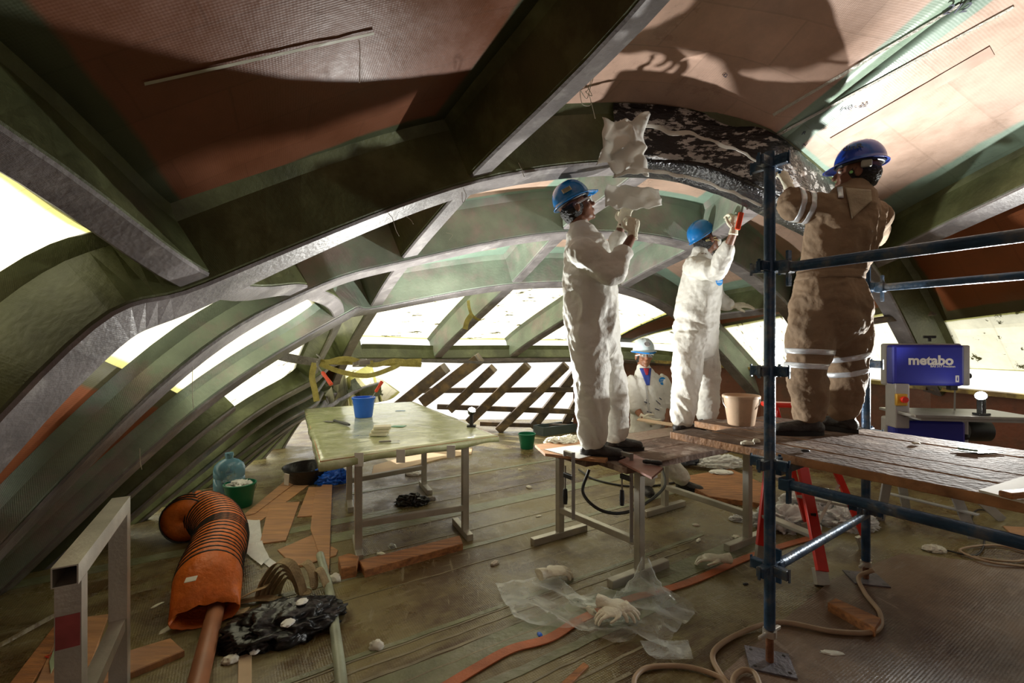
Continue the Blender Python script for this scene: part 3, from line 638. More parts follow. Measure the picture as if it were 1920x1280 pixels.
# ------------------------------------------------------------ trestle deck the white-suited men stand on
DO = V((.60,2.66,0)); DZ = .76
trs = [((.82,2.93),(.37,3.52),'box-steel trestle at the near end of the low plank deck'), ((1.77,3.42),(1.37,4.08),'box-steel trestle at the far end of the low plank deck')]
def tubular(a, b, w=.05, par=None, name='rail', m=None):
    mb = MB(); mb.beam(a, b, w, w, bev=.004); return mb.build(name, m or M_ALU, par)
for (pa, pb, lab) in trs:
    a = V((*pa,0)); b = V((*pb,0)); m = (a+b)/2; r = empty('trestle', m, lab, 'trestle')
    for q in (a, b):
        mb = MB(); mb.box((q.x,q.y,.05+.33), (.05,.05,.66), E1, E2, bev=.004); mb.build('leg', M_ALU, r)
        tubular(q-E1*.26+UP*.026, q+E1*.26+UP*.026, .052, r, 'foot')
    tubular(a+UP*.22, b+UP*.22, .045, r, 'stretcher'); tubular(a-(b-a).normalized()*.12+UP*.685, b+(b-a).normalized()*.1+UP*.685, .05, r, 'top_rail')
deck_lab = ['dark stained plank nearest the camera on the low deck', 'grey weathered middle plank of the low deck', 'pale worn plank at the back of the low deck', 'narrow light plywood board at the left end of the low deck']
for k in range(3):
    w = .245; o = DO+E2*(.0+k*.252); L0 = [.10,.0,-.02][k]; L1 = [1.62,1.7,1.66][k]
    mb = MB(); c = o+E1*((L0+L1)/2)+E2*w/2+UP*(DZ-.021); mb.box(c, (L1-L0, w, .038), E1, E2, UP, bev=.004)
    mb.cm = 0; ob = mb.build('deck_plank', [M_PLANK, M_PLANK, mat('pale_worn_plank', (.30,.22,.16), .6, var=.4, scale=6, bump=.4, bscale=35, col2=(.18,.12,.09), c2thr=.55)][k])
    tag(ob, deck_lab[k], 'plank', 'planks of the low deck')
mb = MB(); a = FP(1012,842,DZ+.0); b = FP(1100,866,DZ); mb.prism([V((q.x,q.y,DZ+.0)) for q in (FP(1003,838,DZ), FP(1022,855,DZ), FP(1135,868,DZ), FP(1160,842,DZ), FP(1080,828,DZ))], .018)
tag(mb.build('board', M_PLYW), deck_lab[3], 'board')
mb = MB(); mb.prism([V((q.x,q.y,DZ+.019)) for q in (FP(1020,848,DZ), FP(1085,866,DZ), FP(1150,850,DZ), FP(1090,838,DZ))], .003)
tag(mb.build('paper_sheet', M_WHITE), 'white resin-smeared sheet under the boots on the low deck', 'sheet')
# loose board corner and clamp at the near corner
c = FP(1190,866,DZ); cu = c+UP*.0
mb = MB(); mb.prism([V((q.x,q.y,DZ+.004)) for q in (FP(1160,868,DZ), FP(1222,900,DZ), FP(1243,882,DZ), FP(1190,856,DZ))], .012)
tag(mb.build('palette_board', mat('red_stained_board', (.27,.12,.09), .6, var=.3)), 'reddish stained board with trowel at the deck corner', 'board')
a = FP(1205,868,DZ+.02)
r = roller('trowel', a+UP*.012, a+V((.10,-.05,.012)), M_DKST, 'dark trowel lying on the reddish board'); r['category'] = 'trowel'
def clamp(x, y, label, L=.55, z=DZ):
    c = FP(x, y, z); r = empty('bar_clamp', c, label, 'clamp')
    mb = MB(); mb.beam(c+UP*.06, c-UP*(L-.06), .022, .007, up=(0,1,0)); mb.build('bar', M_STEEL, r)
    mb = MB(); mb.beam(c+UP*.045, c+UP*.045+E2*.09, .02, .026, bev=.003); mb.beam(c+UP*.045+E2*.085, c+UP*.02+E2*.085, .02, .02); mb.build('fixed_jaw', M_STEEL, r)
    mb = MB(); mb.beam(c-UP*.10, c-UP*.10+E2*.09, .02, .03, bev=.003); mb.build('sliding_jaw', M_DKST, r)
    mb = MB(); mb.tube([c-UP*.21+E2*.08, c-UP*.04+E2*.08], .005, 8); mb.build('screw', M_STEEL, r)
    mb = MB(); mb.lathe([(0,-.0),(.013,.005),(.016,.05),(.013,.10),(0,.105)], c-UP*.29+E2*.08, 12); mb.build('grip', M_DKST, r, True)
    return r
clamp(1184,868,'steel bar clamp on the near corner of the low deck'); clamp(1075,866,'black handled bar clamp by the left deck edge', .42)
# ------------------------------------------------------------ scaffold
D1 = V((.533,-.846,0)).normalized(); D2 = V((.846,.533,0)).normalized()
scaf = empty('scaffold', (1.2,2.125,SZ), 'blue tubular steel scaffold with wedge clamps carrying the plank platform', 'scaffold')
SA = V((1.203,2.125,SZ)); SB = V((2.235,2.875,SZ))
def coupler(c, lugs, par, hh=.05):
    mb = MB(); mb.lathe([(.0255,-hh/2),(.031,-hh/2),(.031,hh/2),(.0255,hh/2)], c, 20)
    for l in lugs: l = Vector(l).normalized(); mb.box(c+l*.055, (.06,.035,.045), l, UP.cross(l), UP, bev=.004); mb.box(c+l*.088+UP*.0, (.006,.012,.06), l, UP.cross(l))
    return mb.build('coupler', M_SCAF, par)
for base, ztop in ((SA, 2.392), (SB, 2.37)):
    s = empty('upright', base); s.parent = scaf; s.matrix_parent_inverse = world(scaf).inverted()
    del s
for nm, base, ztop in (('standard', SA, 2.392), ('standard', SB, 2.37)):
    z0 = .16 if base is SA else .12
    mb = MB(); mb.tube([base+UP*z0, V((base.x, base.y, ztop))], .0242, 24); up_ = mb.build(nm, M_SCAF, scaf, True)
    mb = MB(); mb.tube([base+UP*.005, base+UP*(z0+.02)], .017, 16); mb.build('jack_thread', M_RUSTY, scaf, True)
    mb = MB(); mb.lathe([(.018,0),(.03,0),(.03,.03),(.018,.03)], base+UP*(z0-.035), 16); mb.beam(base+UP*(z0-.02)-D2*.085, base+UP*(z0-.02)+D2*.085, .018, .016, bev=.004); mb.build('jack_nut', mat('bright_nut', (.5,.46,.4), .4, metal=.6), scaf, True)
    pd = V((1,-.35,0)).normalized() if base is SA else V((1,-.25,0)).normalized(); pe = UP.cross(pd)
    mb = MB(); mb.box(base+UP*.004, (.19,.17,.008), pd, pe)
    pl_ = mb.build('base_plate', M_PLATE, scaf)
    mb = MB()
    for i in (-1,1):
        for j in (-1,1): mb.lathe([(0,.0088),(.008,.0088)], base+pd*.07*i+pe*.06*j, 12)
    mb.build('bolt_hole', M_BLK, pl_)
    for z in (.44, .93, 1.36, 1.845, 2.33):
        coupler(base*1+UP*(z), (D1, -D1, D2, -D2), scaf)
def ledger(a, b, name='ledger', wedge=True):
    d = (b-a).normalized(); mb = MB(); mb.tube([a+d*.09, b], .0225, 22); o = mb.build(name, M_SCAF, scaf, True)
    if wedge:
        mb = MB(); mb.box(a+d*.075, (.05,.055,.055), d, UP.cross(d), UP, bev=.006); mb.beam(a+d*.085+UP*.075, a+d*.085-UP*.085, .028, .012, up=d); mb.build('wedge', M_SCAF, o)
zA = 1.845
ledger(V((SA.x,SA.y,zA)), V((SA.x,SA.y,zA))+D1*1.9); ledger(V((SB.x,SB.y,zA)), V((SB.x,SB.y,zA))+D1*2.4)
ledger(V((SA.x,SA.y,.865)), V((SA.x,SA.y,.865))+D1*1.9); ledger(V((SB.x,SB.y,.865)), V((SB.x,SB.y,.865))+D1*2.4)
ledger(V((SA.x,SA.y,.445)), V((SB.x,SB.y,.42)), 'transom'); 
mb = MB(); mb.beam(V((SA.x,SA.y,.905))+D2*.05, V((SB.x,SB.y,.905))-D2*.02, .05, .05, bev=.003); mb.build('transom', M_SCAF, scaf)
mb = MB(); mb.beam(V((SA.x,SA.y,.905))+D2*.05+D1*1.9, V((SB.x,SB.y,.905))-D2*.02+D1*1.9, .05, .05, bev=.003); mb.build('transom', M_SCAF, scaf)
# platform planks
pl0 = V((.975,2.735,0)); 
pl_lab = ['front scaffold plank with bright orange-brown sawn edge', 'second scaffold plank from the front, grey and scuffed', 'middle scaffold plank under the boots, dark and scuffed', 'fourth scaffold plank, beside the cream bucket', 'rearmost scaffold plank under the green scraper']
for k in range(5):
    w = .212; L0 = [-.03,.10,-.18,-.12,-.05][k]; L1 = 2.75; o = pl0+D2*(k*.219); zz = PZ-.022+[-.002,.0,.001,-.003,0][k]
    mb = MB(); mb.box(o+D1*((L0+L1)/2)+D2*w/2+UP*zz, (L1-L0, w, .042), D1, D2, UP, bev=.004)
    ob = mb.build('scaffold_plank', None); ob.data.materials.append(M_PLANK); ob.data.materials.append(M_EDGE)
    for p in ob.data.polygons: p.material_index = 0 if p.normal.z > .8 else 1
    tag(ob, pl_lab[k], 'plank', 'planks of the scaffold platform')
c = FP(1830,846,PZ+.002)
mb = MB(); mb.prism([c+V(p) for p in ((-.09,.03,0),(.06,.035,0),(.10,-.03,0),(-.03,-.045,0))], .003); mb.beam(c+V((-.07,.02,.01)), c+V((-.02,-.03,.01)), .012, .012, bev=.003)
tag(mb.build('scraper', mat('pale_green_scraper', (.26,.40,.33), .3, var=.3)), 'pale green scraper lying on the rear scaffold plank', 'scraper')
mb = MB(); mb.prism([FP(1835,922,PZ+.002), FP(1925,945,PZ+.002), FP(1960,925,PZ+.002), FP(1940,890,PZ+.002)], .008)
tag(mb.build('resin_sheet', M_PAPER), 'pale sheet with resin spots at the right end of the front plank', 'sheet')
mb = MB(); c = FP(1912,932,PZ+.012); mb.box(c+UP*.012, (.13,.04,.022), (1,.2,0), (-.2,1,0), bev=.006)
tag(mb.build('wood_block', M_TIMB), 'small wooden block lying on the pale resin-spotted sheet', 'block')
for (x, y, lab) in ((1718,832,'tiny pale green scrap on the rear scaffold plank'), (1510,846,'dark curled scrap on the planks beside the left boot')):
    tag(crumple('scrap', FP(x, y, PZ+.001), (.022,.015,.008), M_PAPER if x > 1600 else M_DKST, x, sub=2), lab, 'scrap')
for (x, y, lab, sx) in ((1402,833,'white cloth wad on the front plank, left of the near standard',.035),(1418,829,'second small white wad touching the near standard',.02)):
    tag(crumple('cloth_wad', FP(x, y, PZ+.001), (sx,sx*.7,.014), M_GLOVE, x, sub=3), lab, 'cloth')
# ------------------------------------------------------------ red step ladder behind and under the platform
lad = empty('step_ladder', (2.05,3.2,0), 'red fibreglass step ladder folded out under the scaffold planks', 'ladder')
apx = V((1.99,3.36,1.03)); axd = V((.80,-.35,0)).normalized()
F1, F2, R1, R2 = FP(1424,1046), FP(1542,1098), FP(1512,1000), FP(1622,1030)
def chan(a, b, w, h, par, name, m): mb = MB(); d = (b-a).normalized(); mb.beam(a, b, w, h, up=V((0,1,0)), bev=.003); return mb.build(name, m, par)
tops = [apx-axd*.05, apx+axd*.22, apx-axd*.02+V((.04,.12,0)), apx+axd*.2+V((.04,.12,0))]
tops[0] = apx+V((-.06,0,-.02)); tops[1] = apx+V((.06,-.06,-.12))
ends = []
for f, t, w in ((F1, tops[0], .045), (F2, tops[1], .07), (R1, tops[2], .04), (R2, tops[3], .045)):
    chan(f+UP*.09, t, w, .028, lad, 'rail', M_RED); chan(f, f+(t-f).normalized()*.10, w+.012, .036, lad, 'foot', M_ALU); ends.append((f, t))
for z in (.28,.56,.84):
    a = ends[0][0].lerp(ends[0][1], z); b = ends[1][0].lerp(ends[1][1], z); mb = MB(); mb.beam(a, b, .075, .022, bev=.003); mb.build('step', M_ALU, lad)
for z in (.3,.62):
    a = ends[2][0].lerp(ends[2][1], z); b = ends[3][0].lerp(ends[3][1], z); mb = MB(); mb.beam(a, b, .03, .02, bev=.003); mb.build('rung', M_ALU, lad)
mb = MB(); mb.beam(ends[1][0].lerp(ends[1][1], .3), ends[3][0].lerp(ends[3][1], .45), .018, .006); mb.build('brace', M_ALU, lad)
mb = MB(); c = F2.lerp(tops[1], .36)+V((.0,-.02,0)); mb.box(c, (.035,.004,.13), (1,0,0), (0,1,0), (.0,0,1)); mb.build('warning_sticker', M_BLK, lad)
mb = MB(); c = F2.lerp(tops[1], .80)+V((.008,-.02,0)); mb.box(c, (.022,.004,.12)); mb.build('caution_sticker', mat('yellow_sticker', (.75,.6,.05), .5), lad)
mb = MB(); mb.box(apx+UP*.02, (.26,.10,.035), (1,-.3,0), (.3,1,0), bev=.012); mb.build('top_cap', M_RED, lad)
# ------------------------------------------------------------ band saw
saw = empty('band_saw', (3.15,3.62,0), 'blue and grey band saw with lettered wheel cover, on splayed grey stand', 'band saw')
Y0 = 3.5; sX = V((.985,-.17,0)).normalized(); sY = V((.17,.985,0)).normalized()
def sp(x, y, d=Y0): return P(x, y, d)
c1 = sp(1733,684); w_ = .475; h_ = .31
mb = MB(); mb.box(c1, (w_, .10, h_), sX, sY, UP, bev=.02); top = mb.build('upper_wheel_cover', M_SAWB, saw)
mb = MB(); mb.box(c1+sY*.075+sX*.02, (w_+.05, .07, h_+.02), sX, sY, UP, bev=.015); mb.box(c1+sX*(w_/2+.02)+sY*.02, (.05,.11,h_*.98), sX, sY, UP, bev=.01); mb.build('wheel_housing', M_SAWG, saw)
c2 = sp(1735,838); mb = MB(); mb.box(c2, (w_, .10, .42), sX, sY, UP, bev=.02); mb.build('lower_wheel_cover', M_SAWB, saw)
mb = MB(); mb.box(c2+sY*.08+sX*.04, (w_+.09, .08, .44), sX, sY, UP, bev=.015); mb.build('lower_housing', M_SAWG, saw)
mb = MB(); mb.box(sp(1687,760)+sY*.03, (.095,.13,.34), sX, sY, UP, bev=.008); mb.build('column', M_SAWG, saw)
ct = sp(1790,770, 3.42); mb = MB(); mb.box(V((ct.x,ct.y,.975)), (.78,.42,.022), sX, sY, UP, bev=.004); mb.box(V((ct.x,ct.y-.02,.955)), (.70,.36,.02), sX, sY, UP); mb.build('saw_table', M_CAST, saw)
mb = MB(); mb.beam(sp(1785,720)-sY*.03, V((sp(1785,720).x,sp(1785,720).y-.02,.99)), .012, .002, up=sY); mb.build('blade', M_STEEL, saw)
mb = MB(); mb.box(sp(1781,722)-sY*.02, (.05,.05,.07), sX, sY, UP, bev=.006); mb.build('blade_guide', M_DKST, saw)
mb = MB(); q = sp(1743,640); mb.tube([q, q+UP*.03], .012, 10); mb.box(q+UP*.035, (.085,.02,.02), sX, sY, UP, bev=.006); mb.build('tension_knob', M_DKST, saw)
for (x, y) in ((1797,681),(1806,704),(1802,818)):
    mb = MB(); mb.lathe([(0,0),(.02,0),(.024,.01),(.02,.03),(0,.035)], sp(x, y)-sY*.02, 12, sX); mb.build('knob', M_DKST, saw, True)
mb = MB(); mb.box(sp(1683,748)-sY*.04, (.075,.03,.09), sX, sY, UP, bev=.006); mb.build('switch_box', mat('yellow_switch', (.6,.35,.03), .5), saw)
mb = MB(); mb.lathe([(0,.03),(.022,.03),(.026,.015),(.02,0)], sp(1684,747)-sY*.055, 14, -sY); mb.build('stop_button', M_RED, saw, True)
mb = MB(); mb.lathe([(0,0),(.08,0),(.085,.02),(.085,.16),(.06,.18),(0,.18)], sp(1825,810)+sY*.1, 20, sX); mb.build('motor', M_DKST, saw, True)
for (tx, ty, bx, by) in ((1690,905,1650,975),(1775,905,1826,1010),(1800,900,1880,975),(1720,900,1700,960)):
    b = FP(bx, by, 0); t = sp(tx, 895); t = V((t.x, b.y*.3+t.y*.7, .5)); mb = MB(); mb.beam(b, t, .07, .018, up=sY, bev=.003); mb.build('stand_leg', M_SAWG, saw)
mb = MB(); mb.box(V((c2.x+.03,c2.y+.02,.50)), (.56,.34,.05), sX, sY, UP, bev=.006); mb.build('stand_top', M_SAWG, saw)
mb = MB(); mb.beam(FP(1668,925,.22)+V((0,-.0,0)), FP(1835,965,.22), .05, .012, up=UP, bev=.003); mb.build('stand_brace', M_SAWG, saw)
def text(s, loc, size, X, U, m, parent, name='lettering', ext=.0008, shear=0, bold=.0, sx=1.):
    cu = bpy.data.curves.new(name, 'FONT'); cu.body = s; cu.size = size; cu.extrude = ext; cu.align_x = 'CENTER'; cu.align_y = 'CENTER'; cu.shear = shear; cu.offset = bold; cu.resolution_u = 3
    t = bpy.data.objects.new('t', cu); COL.objects.link(t); dg = bpy.context.evaluated_depsgraph_get(); me = bpy.data.meshes.new_from_object(t.evaluated_get(dg)); bpy.data.objects.remove(t)
    X = Vector(X).normalized(); U = Vector(U).normalized(); N_ = X.cross(U)
    M = Matrix((( X.x*sx, U.x, N_.x, loc[0]), (X.y*sx, U.y, N_.y, loc[1]), (X.z*sx, U.z, N_.z, loc[2]), (0,0,0,1))); me.transform(M)
    me.materials.clear(); o = link(name, me, m, parent); return o
text('metabo', c1-sY*.0515+UP*.035+sX*.01, .098, sX, UP, M_WHITE, top, bold=.0035, sx=1.0)
text('BAS 317 Precision', c1-sY*.0515-UP*.008+sX*.09, .022, sX, UP, M_WHITE, top, bold=.0004)
mb = MB(); mb.box(c1-sY*.051-UP*.10+sX*.185, (.022,.002,.05), sX, sY, UP); mb.build('label_plate', M_WHITE, top)
text('i', c1-sY*.053-UP*.10+sX*.185, .045, sX, UP, M_SAWB, top, bold=.001)
# ------------------------------------------------------------ loose boards and timbers on the floor
def board(px, m, th, label, cat='board', z=0., name='board', grp=None):
    pts = [FP(x, y, z+th) for x, y in px]; mb = MB(); mb.prism([V((p.x,p.y,z)) for p in pts], th); o = mb.build(name, m)
    bm = bmesh.new(); bm.from_mesh(o.data); bmesh.ops.bevel(bm, geom=[e for e in bm.edges if abs(e.verts[0].co.z-e.verts[1].co.z) < 1e-5 and e.verts[0].co.z > z+th*.5], offset=min(.004, th*.3), segments=1, affect='EDGES'); bm.to_mesh(o.data); bm.free()
    return tag(o, label, cat, grp)
board([(440,975),(487,977),(598,895),(590,874)], M_PLYW, .006, 'long thin plywood strip running from the duct towards the blue bag', z=.0)
board([(452,968),(478,962),(586,880),(575,868)], M_PLYW, .006, 'second long plywood strip lying half under the first strip', z=.007)
board([(487,1018),(505,942),(562,940),(546,986),(536,1012)], M_PLYW, .012, 'broad tan plywood offcut right of the orange duct')
board([(557,968),(579,912),(606,912),(600,940),(588,966)], M_PLYW, .010, 'small plywood offcut tucked left of the curved plywood piece')
board([(610,1072),(582,990),(590,925),(605,908),(623,908),(617,1070)], M_PLYW, .010, 'long curved plywood rib template tapering to a point', z=.012, name='template')
board([(520,1030),(585,1002),(634,1030),(630,1040),(560,1062),(545,1055)], M_PLYW, .009, 'flat plywood offcut under the point of the curved template')
o = board([(672,1050),(862,1003),(868,1018),(684,1068)], M_TIMB, .05, 'long reddish timber beam lying in front of the film-covered table', 'timber', name='timber')
board([(634,1043),(655,1036),(673,1042),(668,1060),(640,1065)], M_TIMB, .075, 'short block of timber beside the left foot of the table', 'timber', name='timber_block')
board([(1552,1128),(1566,1120),(1652,1158),(1640,1176)], M_TIMB, .05, 'timber block lying on the floor sheet near the far standard', 'timber', z=SZ, name='timber_block')
board([(1045,1285),(1094,1240),(1104,1246),(1062,1290)], M_TIMB, .01, 'narrow wooden strip at the bottom middle of the floor', name='wood_strip')
board([(1180,820),(1190,800),(1600,860),(1590,890)], M_DKST, .0, '', '') if False else None
board([(155,1262),(170,1240),(320,1195),(346,1218),(240,1262),(160,1290)], M_PLYW, .03, 'plywood offcut slanting under the foot of the aluminium rail', name='board')
board([(62,1290),(120,1160),(205,1150),(165,1260),(155,1290)], M_PLYW, .015, 'large tan board behind the aluminium rail, bottom left', name='board')
board([(10,1290),(118,1150),(128,1168),(55,1290)], M_TIMB, .012, 'dark reddish board leaning into the bottom left corner', name='board')
board([(92,1240),(108,1195),(118,1190),(110,1232),(95,1262)], mat('pale_green_strip', (.30,.36,.22), .6), .004, 'pale green strip lying on the large tan board', 'strip', z=.016, name='strip')
board([(445,1290),(447,1230),(472,1222),(472,1290)], M_WOODP, .008, 'pale narrow board below the black plastic bag', name='board')
o = board([(696,892),(830,858),(884,850),(886,838),(790,846),(700,872)], M_WOODP, .015, 'pale plank row on the floor behind the film-covered table', 'plank', name='plank')
board([(1265,895),(1370,878),(1440,910),(1440,945),(1330,930)], M_TIMB, .045, 'dark stained board carrying the white bags beyond the low deck', 'board', name='board')
board([(1880,985),(1960,990),(1960,1010),(1895,1000)], M_PLYW, .01, 'small board by the saw stand at the right edge', 'board')
text('FNC', FP(108,1222,.0165), .045, V((.35,.93,0)), V((-.93,.35,0)), M_RED, bpy.data.objects['board.005'] if 'board.005' in bpy.data.objects else None)
# orange strip on the floor
pts = [FP(x, y, .006) for x, y in ((830,1290),(900,1248),(960,1216),(1030,1196),(1090,1160),(1180,1122),(1290,1092),(1400,1045),(1470,1022),(1520,1008))]
o = ribbon('floor_strip', spline(pts, 6), .055, lambda i: V((0,1,0)), .006, M_ORST); tag(o, 'long orange flexible strip lying across the floor under the clear film', 'strip')
# tube trim rising along the floor
pts = [FP(x, y, .02) for x, y in ((600,1040),(618,1110),(628,1180),(637,1250),(645,1330))]
mb = MB(); mb.tube(spline(pts, 4), .026, 14); tag(mb.build('pipe', mat('pale_green_pipe', (.34,.38,.28), .4, var=.25, bump=.1), None, True), 'pale grey-green pipe running along the floor right of the black bag', 'pipe')
# orange ventilation duct
R = .165
cps = [FP(390,1092,R), FP(397,1060,R), FP(408,1030,R), FP(414,1002,R), FP(404,975,R), FP(384,962,R), FP(362,962,R), FP(347,976,R)]
ctr = spline(cps, 14); duct = empty('ventilation_duct', (ctr[0].x, ctr[0].y, 0), 'orange spiral-wire ventilation duct curling across the floor', 'duct')
vs = []; fs = []; n = 36; cum = [0]
for i in range(1, len(ctr)): cum.append(cum[-1]+(ctr[i]-ctr[i-1]).length)
def ctr_at(s):
    for i in range(1, len(ctr)):
        if cum[i] >= s: t = (s-cum[i-1])/(cum[i]-cum[i-1]+1e-9); return ctr[i-1].lerp(ctr[i], t), (ctr[i]-ctr[i-1]).normalized()
    return ctr[-1], (ctr[-1]-ctr[-2]).normalized()
ringS = []; s = .02
while s < cum[-1]-.01: ringS.append(s); s += .030 if .50 < s < .66 else .058+.02*noise.noise(V((s*9,0,0)))
M_ = 6; rows = []
for a, b in zip(ringS[:-1], ringS[1:]):
    for k in range(M_): rows.append((a+(b-a)*k/M_, math.sin(math.pi*k/M_)))
rows.append((ringS[-1], 0)); rows = [(-.15,.9),(-.10,.7),(-.05,.4)]+rows; rows += [(cum[-1]+.02,.5),(cum[-1]+.05,.8)]
for s_, sag in rows:
    p, T = ctr_at(max(s_, 0)) if s_ > 0 else (ctr[0]-(ctr[1]-ctr[0]).normalized()*(-s_), (ctr[1]-ctr[0]).normalized())
    sd = T.cross(UP).normalized(); w = sd.cross(T)
    for k in range(n):
        a = 2*math.pi*k/n; rr = R*(1-.06*sag-.025*sag*noise.noise(V((k*.9, s_*20, 0)))); q = p+(sd*math.cos(a)+w*math.sin(a))*rr
        if s_ < 0: q.z = max(.004, q.z*(1+s_*4.2)+.012*noise.noise(V((k*.8,s_*9,0))))
        if s_ > cum[-1]: q = p+(q-p)*(1-(s_-cum[-1])*19)+T*.02
        vs.append(q)
for i in range(len(rows)-1): fs += [(i*n+k, i*n+(k+1)%n, (i+1)*n+(k+1)%n, (i+1)*n+k) for k in range(n)]
o = mesh_obj('duct_cloth', vs, fs, M_ORG, duct, True); md = o.modifiers.new('t', 'SOLIDIFY'); md.thickness = .003
for s_ in ringS:
    p, T = ctr_at(s_); sd = T.cross(UP).normalized(); w = sd.cross(T); pts = []
    for k in range(25): a = 2*math.pi*k/24; pts.append(p+(sd*math.cos(a)+w*math.sin(a))*(R+.001)+T*.02*math.sin(a*.5))
    mb = MB(); mb.tube(pts, .0062, 6, False); mb.build('wire_hoop', M_WIRE, duct, True)
mb = MB(); q = FP(358,1095,.30); mb.box(V((q.x,q.y,.325)), (.05,.03,.003), (1,.3,.1), (-.3,1,.4)); mb.build('tape_label', M_PAPER, duct)
mb = MB(); mb.tube([FP(385,1120,.05)+V((0,.15,0)), FP(366,1300,.05)], .042, 20); tag(mb.build('pipe', M_PIPE, None, True), 'brown plastic pipe coming out of the open end of the orange duct', 'pipe')
# aluminium rail frame, bottom left
rail = empty('rail_frame', (-1.5,1.7,0), 'bare aluminium box-section rail frame standing at bottom left', 'frame')
A0 = V((-1.375,1.42,0)); A1 = V((-1.69,1.96,0)); q = (A1-A0).normalized()
def boxtube(a, b, w, name, par, up=UP):
    mb = MB(); d = (b-a).normalized(); s = d.cross(Vector(up)); s.normalize(); u = s.cross(d); t = .004
    for e in (a, b): pass
    o_ = [(-w/2,-w/2),(w/2,-w/2),(w/2,w/2),(-w/2,w/2)]; i_ = [(x*(1-2*t/w), y*(1-2*t/w)) for x, y in o_]; vs = []
    for e in (a, b):
        vs += [e+s*x+u*y for x, y in o_]+[e+s*x+u*y for x, y in i_]
    fs = []
    for k in range(4):
        l = (k+1)%4; fs += [(k, l, 8+l, 8+k), (4+l, 4+k, 12+k, 12+l), (l, k, 4+k, 4+l), (8+k, 8+l, 12+l, 12+k)]
    mb.add(vs, fs); return mb.build(name, M_ALU, par)
boxtube(A0+UP*.80-q*.06, A1+UP*.80+q*.03, .062, 'top_rail', rail); mb = MB()
o = boxtube(A0+UP*.0, A0+UP*.768, .062, 'post', rail, up=q); boxtube(A1, A1+UP*.768, .062, 'post', rail, up=q)
boxtube(A0+UP*.30-q*.0+q*.032, A1+UP*.30-q*.032, .05, 'lower_rail', rail)
mb = MB(); mb.box(A0+UP*.62-q*.0325, (.056,.003,.10), q.cross(UP), q); mb.build('paint_mark', mat('faded_red_paint', (.30,.06,.06), .6, var=.4), rail)
# water bottle
wb_ = empty('water_bottle', FP(430,938), 'large clear blue water dispenser bottle standing by the left ribs', 'bottle'); c = FP(430,938)
mb = MB(); mb.lathe([(0,.01),(.12,.0),(.132,.015),(.132,.10),(.126,.11),(.132,.12),(.132,.22),(.126,.23),(.132,.24),(.132,.31),(.12,.35),(.08,.385),(.034,.405),(.032,.44)], c, 32); mb.build('body', M_WATER, wb_, True)
mb = MB(); mb.lathe([(0,.46),(.036,.458),(.038,.43),(.034,.43)], c, 20); mb.build('cap', M_WATER, wb_, True)
# ------------------------------------------------------------ bags, rags, gloves
def up_rag(name, x, y, z, size, m, label, cat, seed, **k): return tag(crumple(name, FP(x, y, z), size, m, seed, **k), label, cat)
bb = crumple('plastic_bag', FP(535,1178), (.27,.17,.085), M_BLK, 3, amp=.42, freq=1.5, sub=5, rz=.5); tag(bb, 'crumpled black plastic bag on the floor beside the webbing pile', 'bag')
crumple('bag_tail', FP(470,1205), (.13,.10,.05), M_BLK, 5, amp=.6, parent=bb, sub=4); crumple('bag_tail', FP(600,1150), (.12,.06,.04), M_BLK, 6, amp=.7, parent=bb, sub=4)
for (x, y, s) in ((566,1128,.028),(540,1168,.03),(478,1222,.02)):
    crumple('paper_bit', FP(x, y, .13 if y < 1200 else .02), (s,s*1.2,.006), M_WHITE, x, parent=bb, sub=3)
# tan webbing pile: several standing folded loops
pile = empty('webbing_pile', FP(530,1130), 'heap of folded tan webbing straps behind the black bag', 'straps')
def loop(cx, cy, pts, w, label='strap_loop'):
    c = FP(cx, cy); P3 = [c+V(p) for p in pts]; ribbon(label, spline(P3, 6), w, V((.35,.9,.1)), .004, M_CANV, pile)
for k in range(5):
    s = 1-k*.13; loop(533+k*3, 1120-k*2, [(-.14*s,-.03,.01),(-.11*s,-.01,.12*s),(-.04*s,0,.21*s),(.04*s,0,.20*s),(.09*s,.0,.11*s),(.12*s,-.01,.02)], .055)
loop(570,1110, [(-.05,.02,.14),(.0,.02,.17),(.05,.0,.12),(.07,-.03,.04),(.02,-.06,.03)], .06); loop(590,1105, [(-.03,.02,.10),(.03,.0,.12),(.08,-.02,.04),(.10,-.02,.01)], .05)
loop(470,1130, [(.10,0,.10),(.02,.0,.07),(-.06,-.02,.03),(-.10,-.06,.01),(-.04,-.12,.01),(.05,-.12,.03)], .055); loop(470,1140, [(.16,.04,.02),(.06,.05,.03),(-.06,.04,.02),(-.13,.0,.01),(-.12,-.10,.01)], .05)
up_rag('rag', 505,1092,.0,(.05,.03,.02),M_PAPER,'pale twisted rag on top of the left end of the webbing heap','rag',9)
tag(crumple('rag', FP(450,948)+UP*.165, (.105,.10,.05), M_WHITE, 41, amp=.5, sub=4), 'white rags heaped in the dark green bucket', 'rag')
bbl = crumple('plastic_bag', FP(618,903), (.20,.12,.11), M_BLUEP, 12, amp=.45, freq=2.3, sub=5); tag(bbl, 'shiny blue plastic bag on the floor under the left end of the table', 'bag')
up_rag('plastic_bag', 772,944,0,(.14,.09,.06),M_BLK,'small crumpled black bag on the floor under the film-covered table','bag',15,amp=.6)
up_rag('rag', 805,936,0,(.06,.035,.02),mat('grey_rag', (.34,.31,.27), .8),'grey rag end sticking out right of the small black bag','rag',16)
up_rag('rag', 775,890,0,(.09,.05,.03),M_WHITE,'white rag on the floor behind the small black bag','rag',17)
tub = empty('black_tub', FP(590,905), 'open black plastic tub lying behind the blue bag', 'tub')
c = FP(580,900); mb = MB(); mb.lathe([(0,.01),(.20,0),(.27,.16),(.275,.16),(.26,.165),(.20,.012),(0,.014)], c, 28); mb.build('body', M_BLK, tub, True)
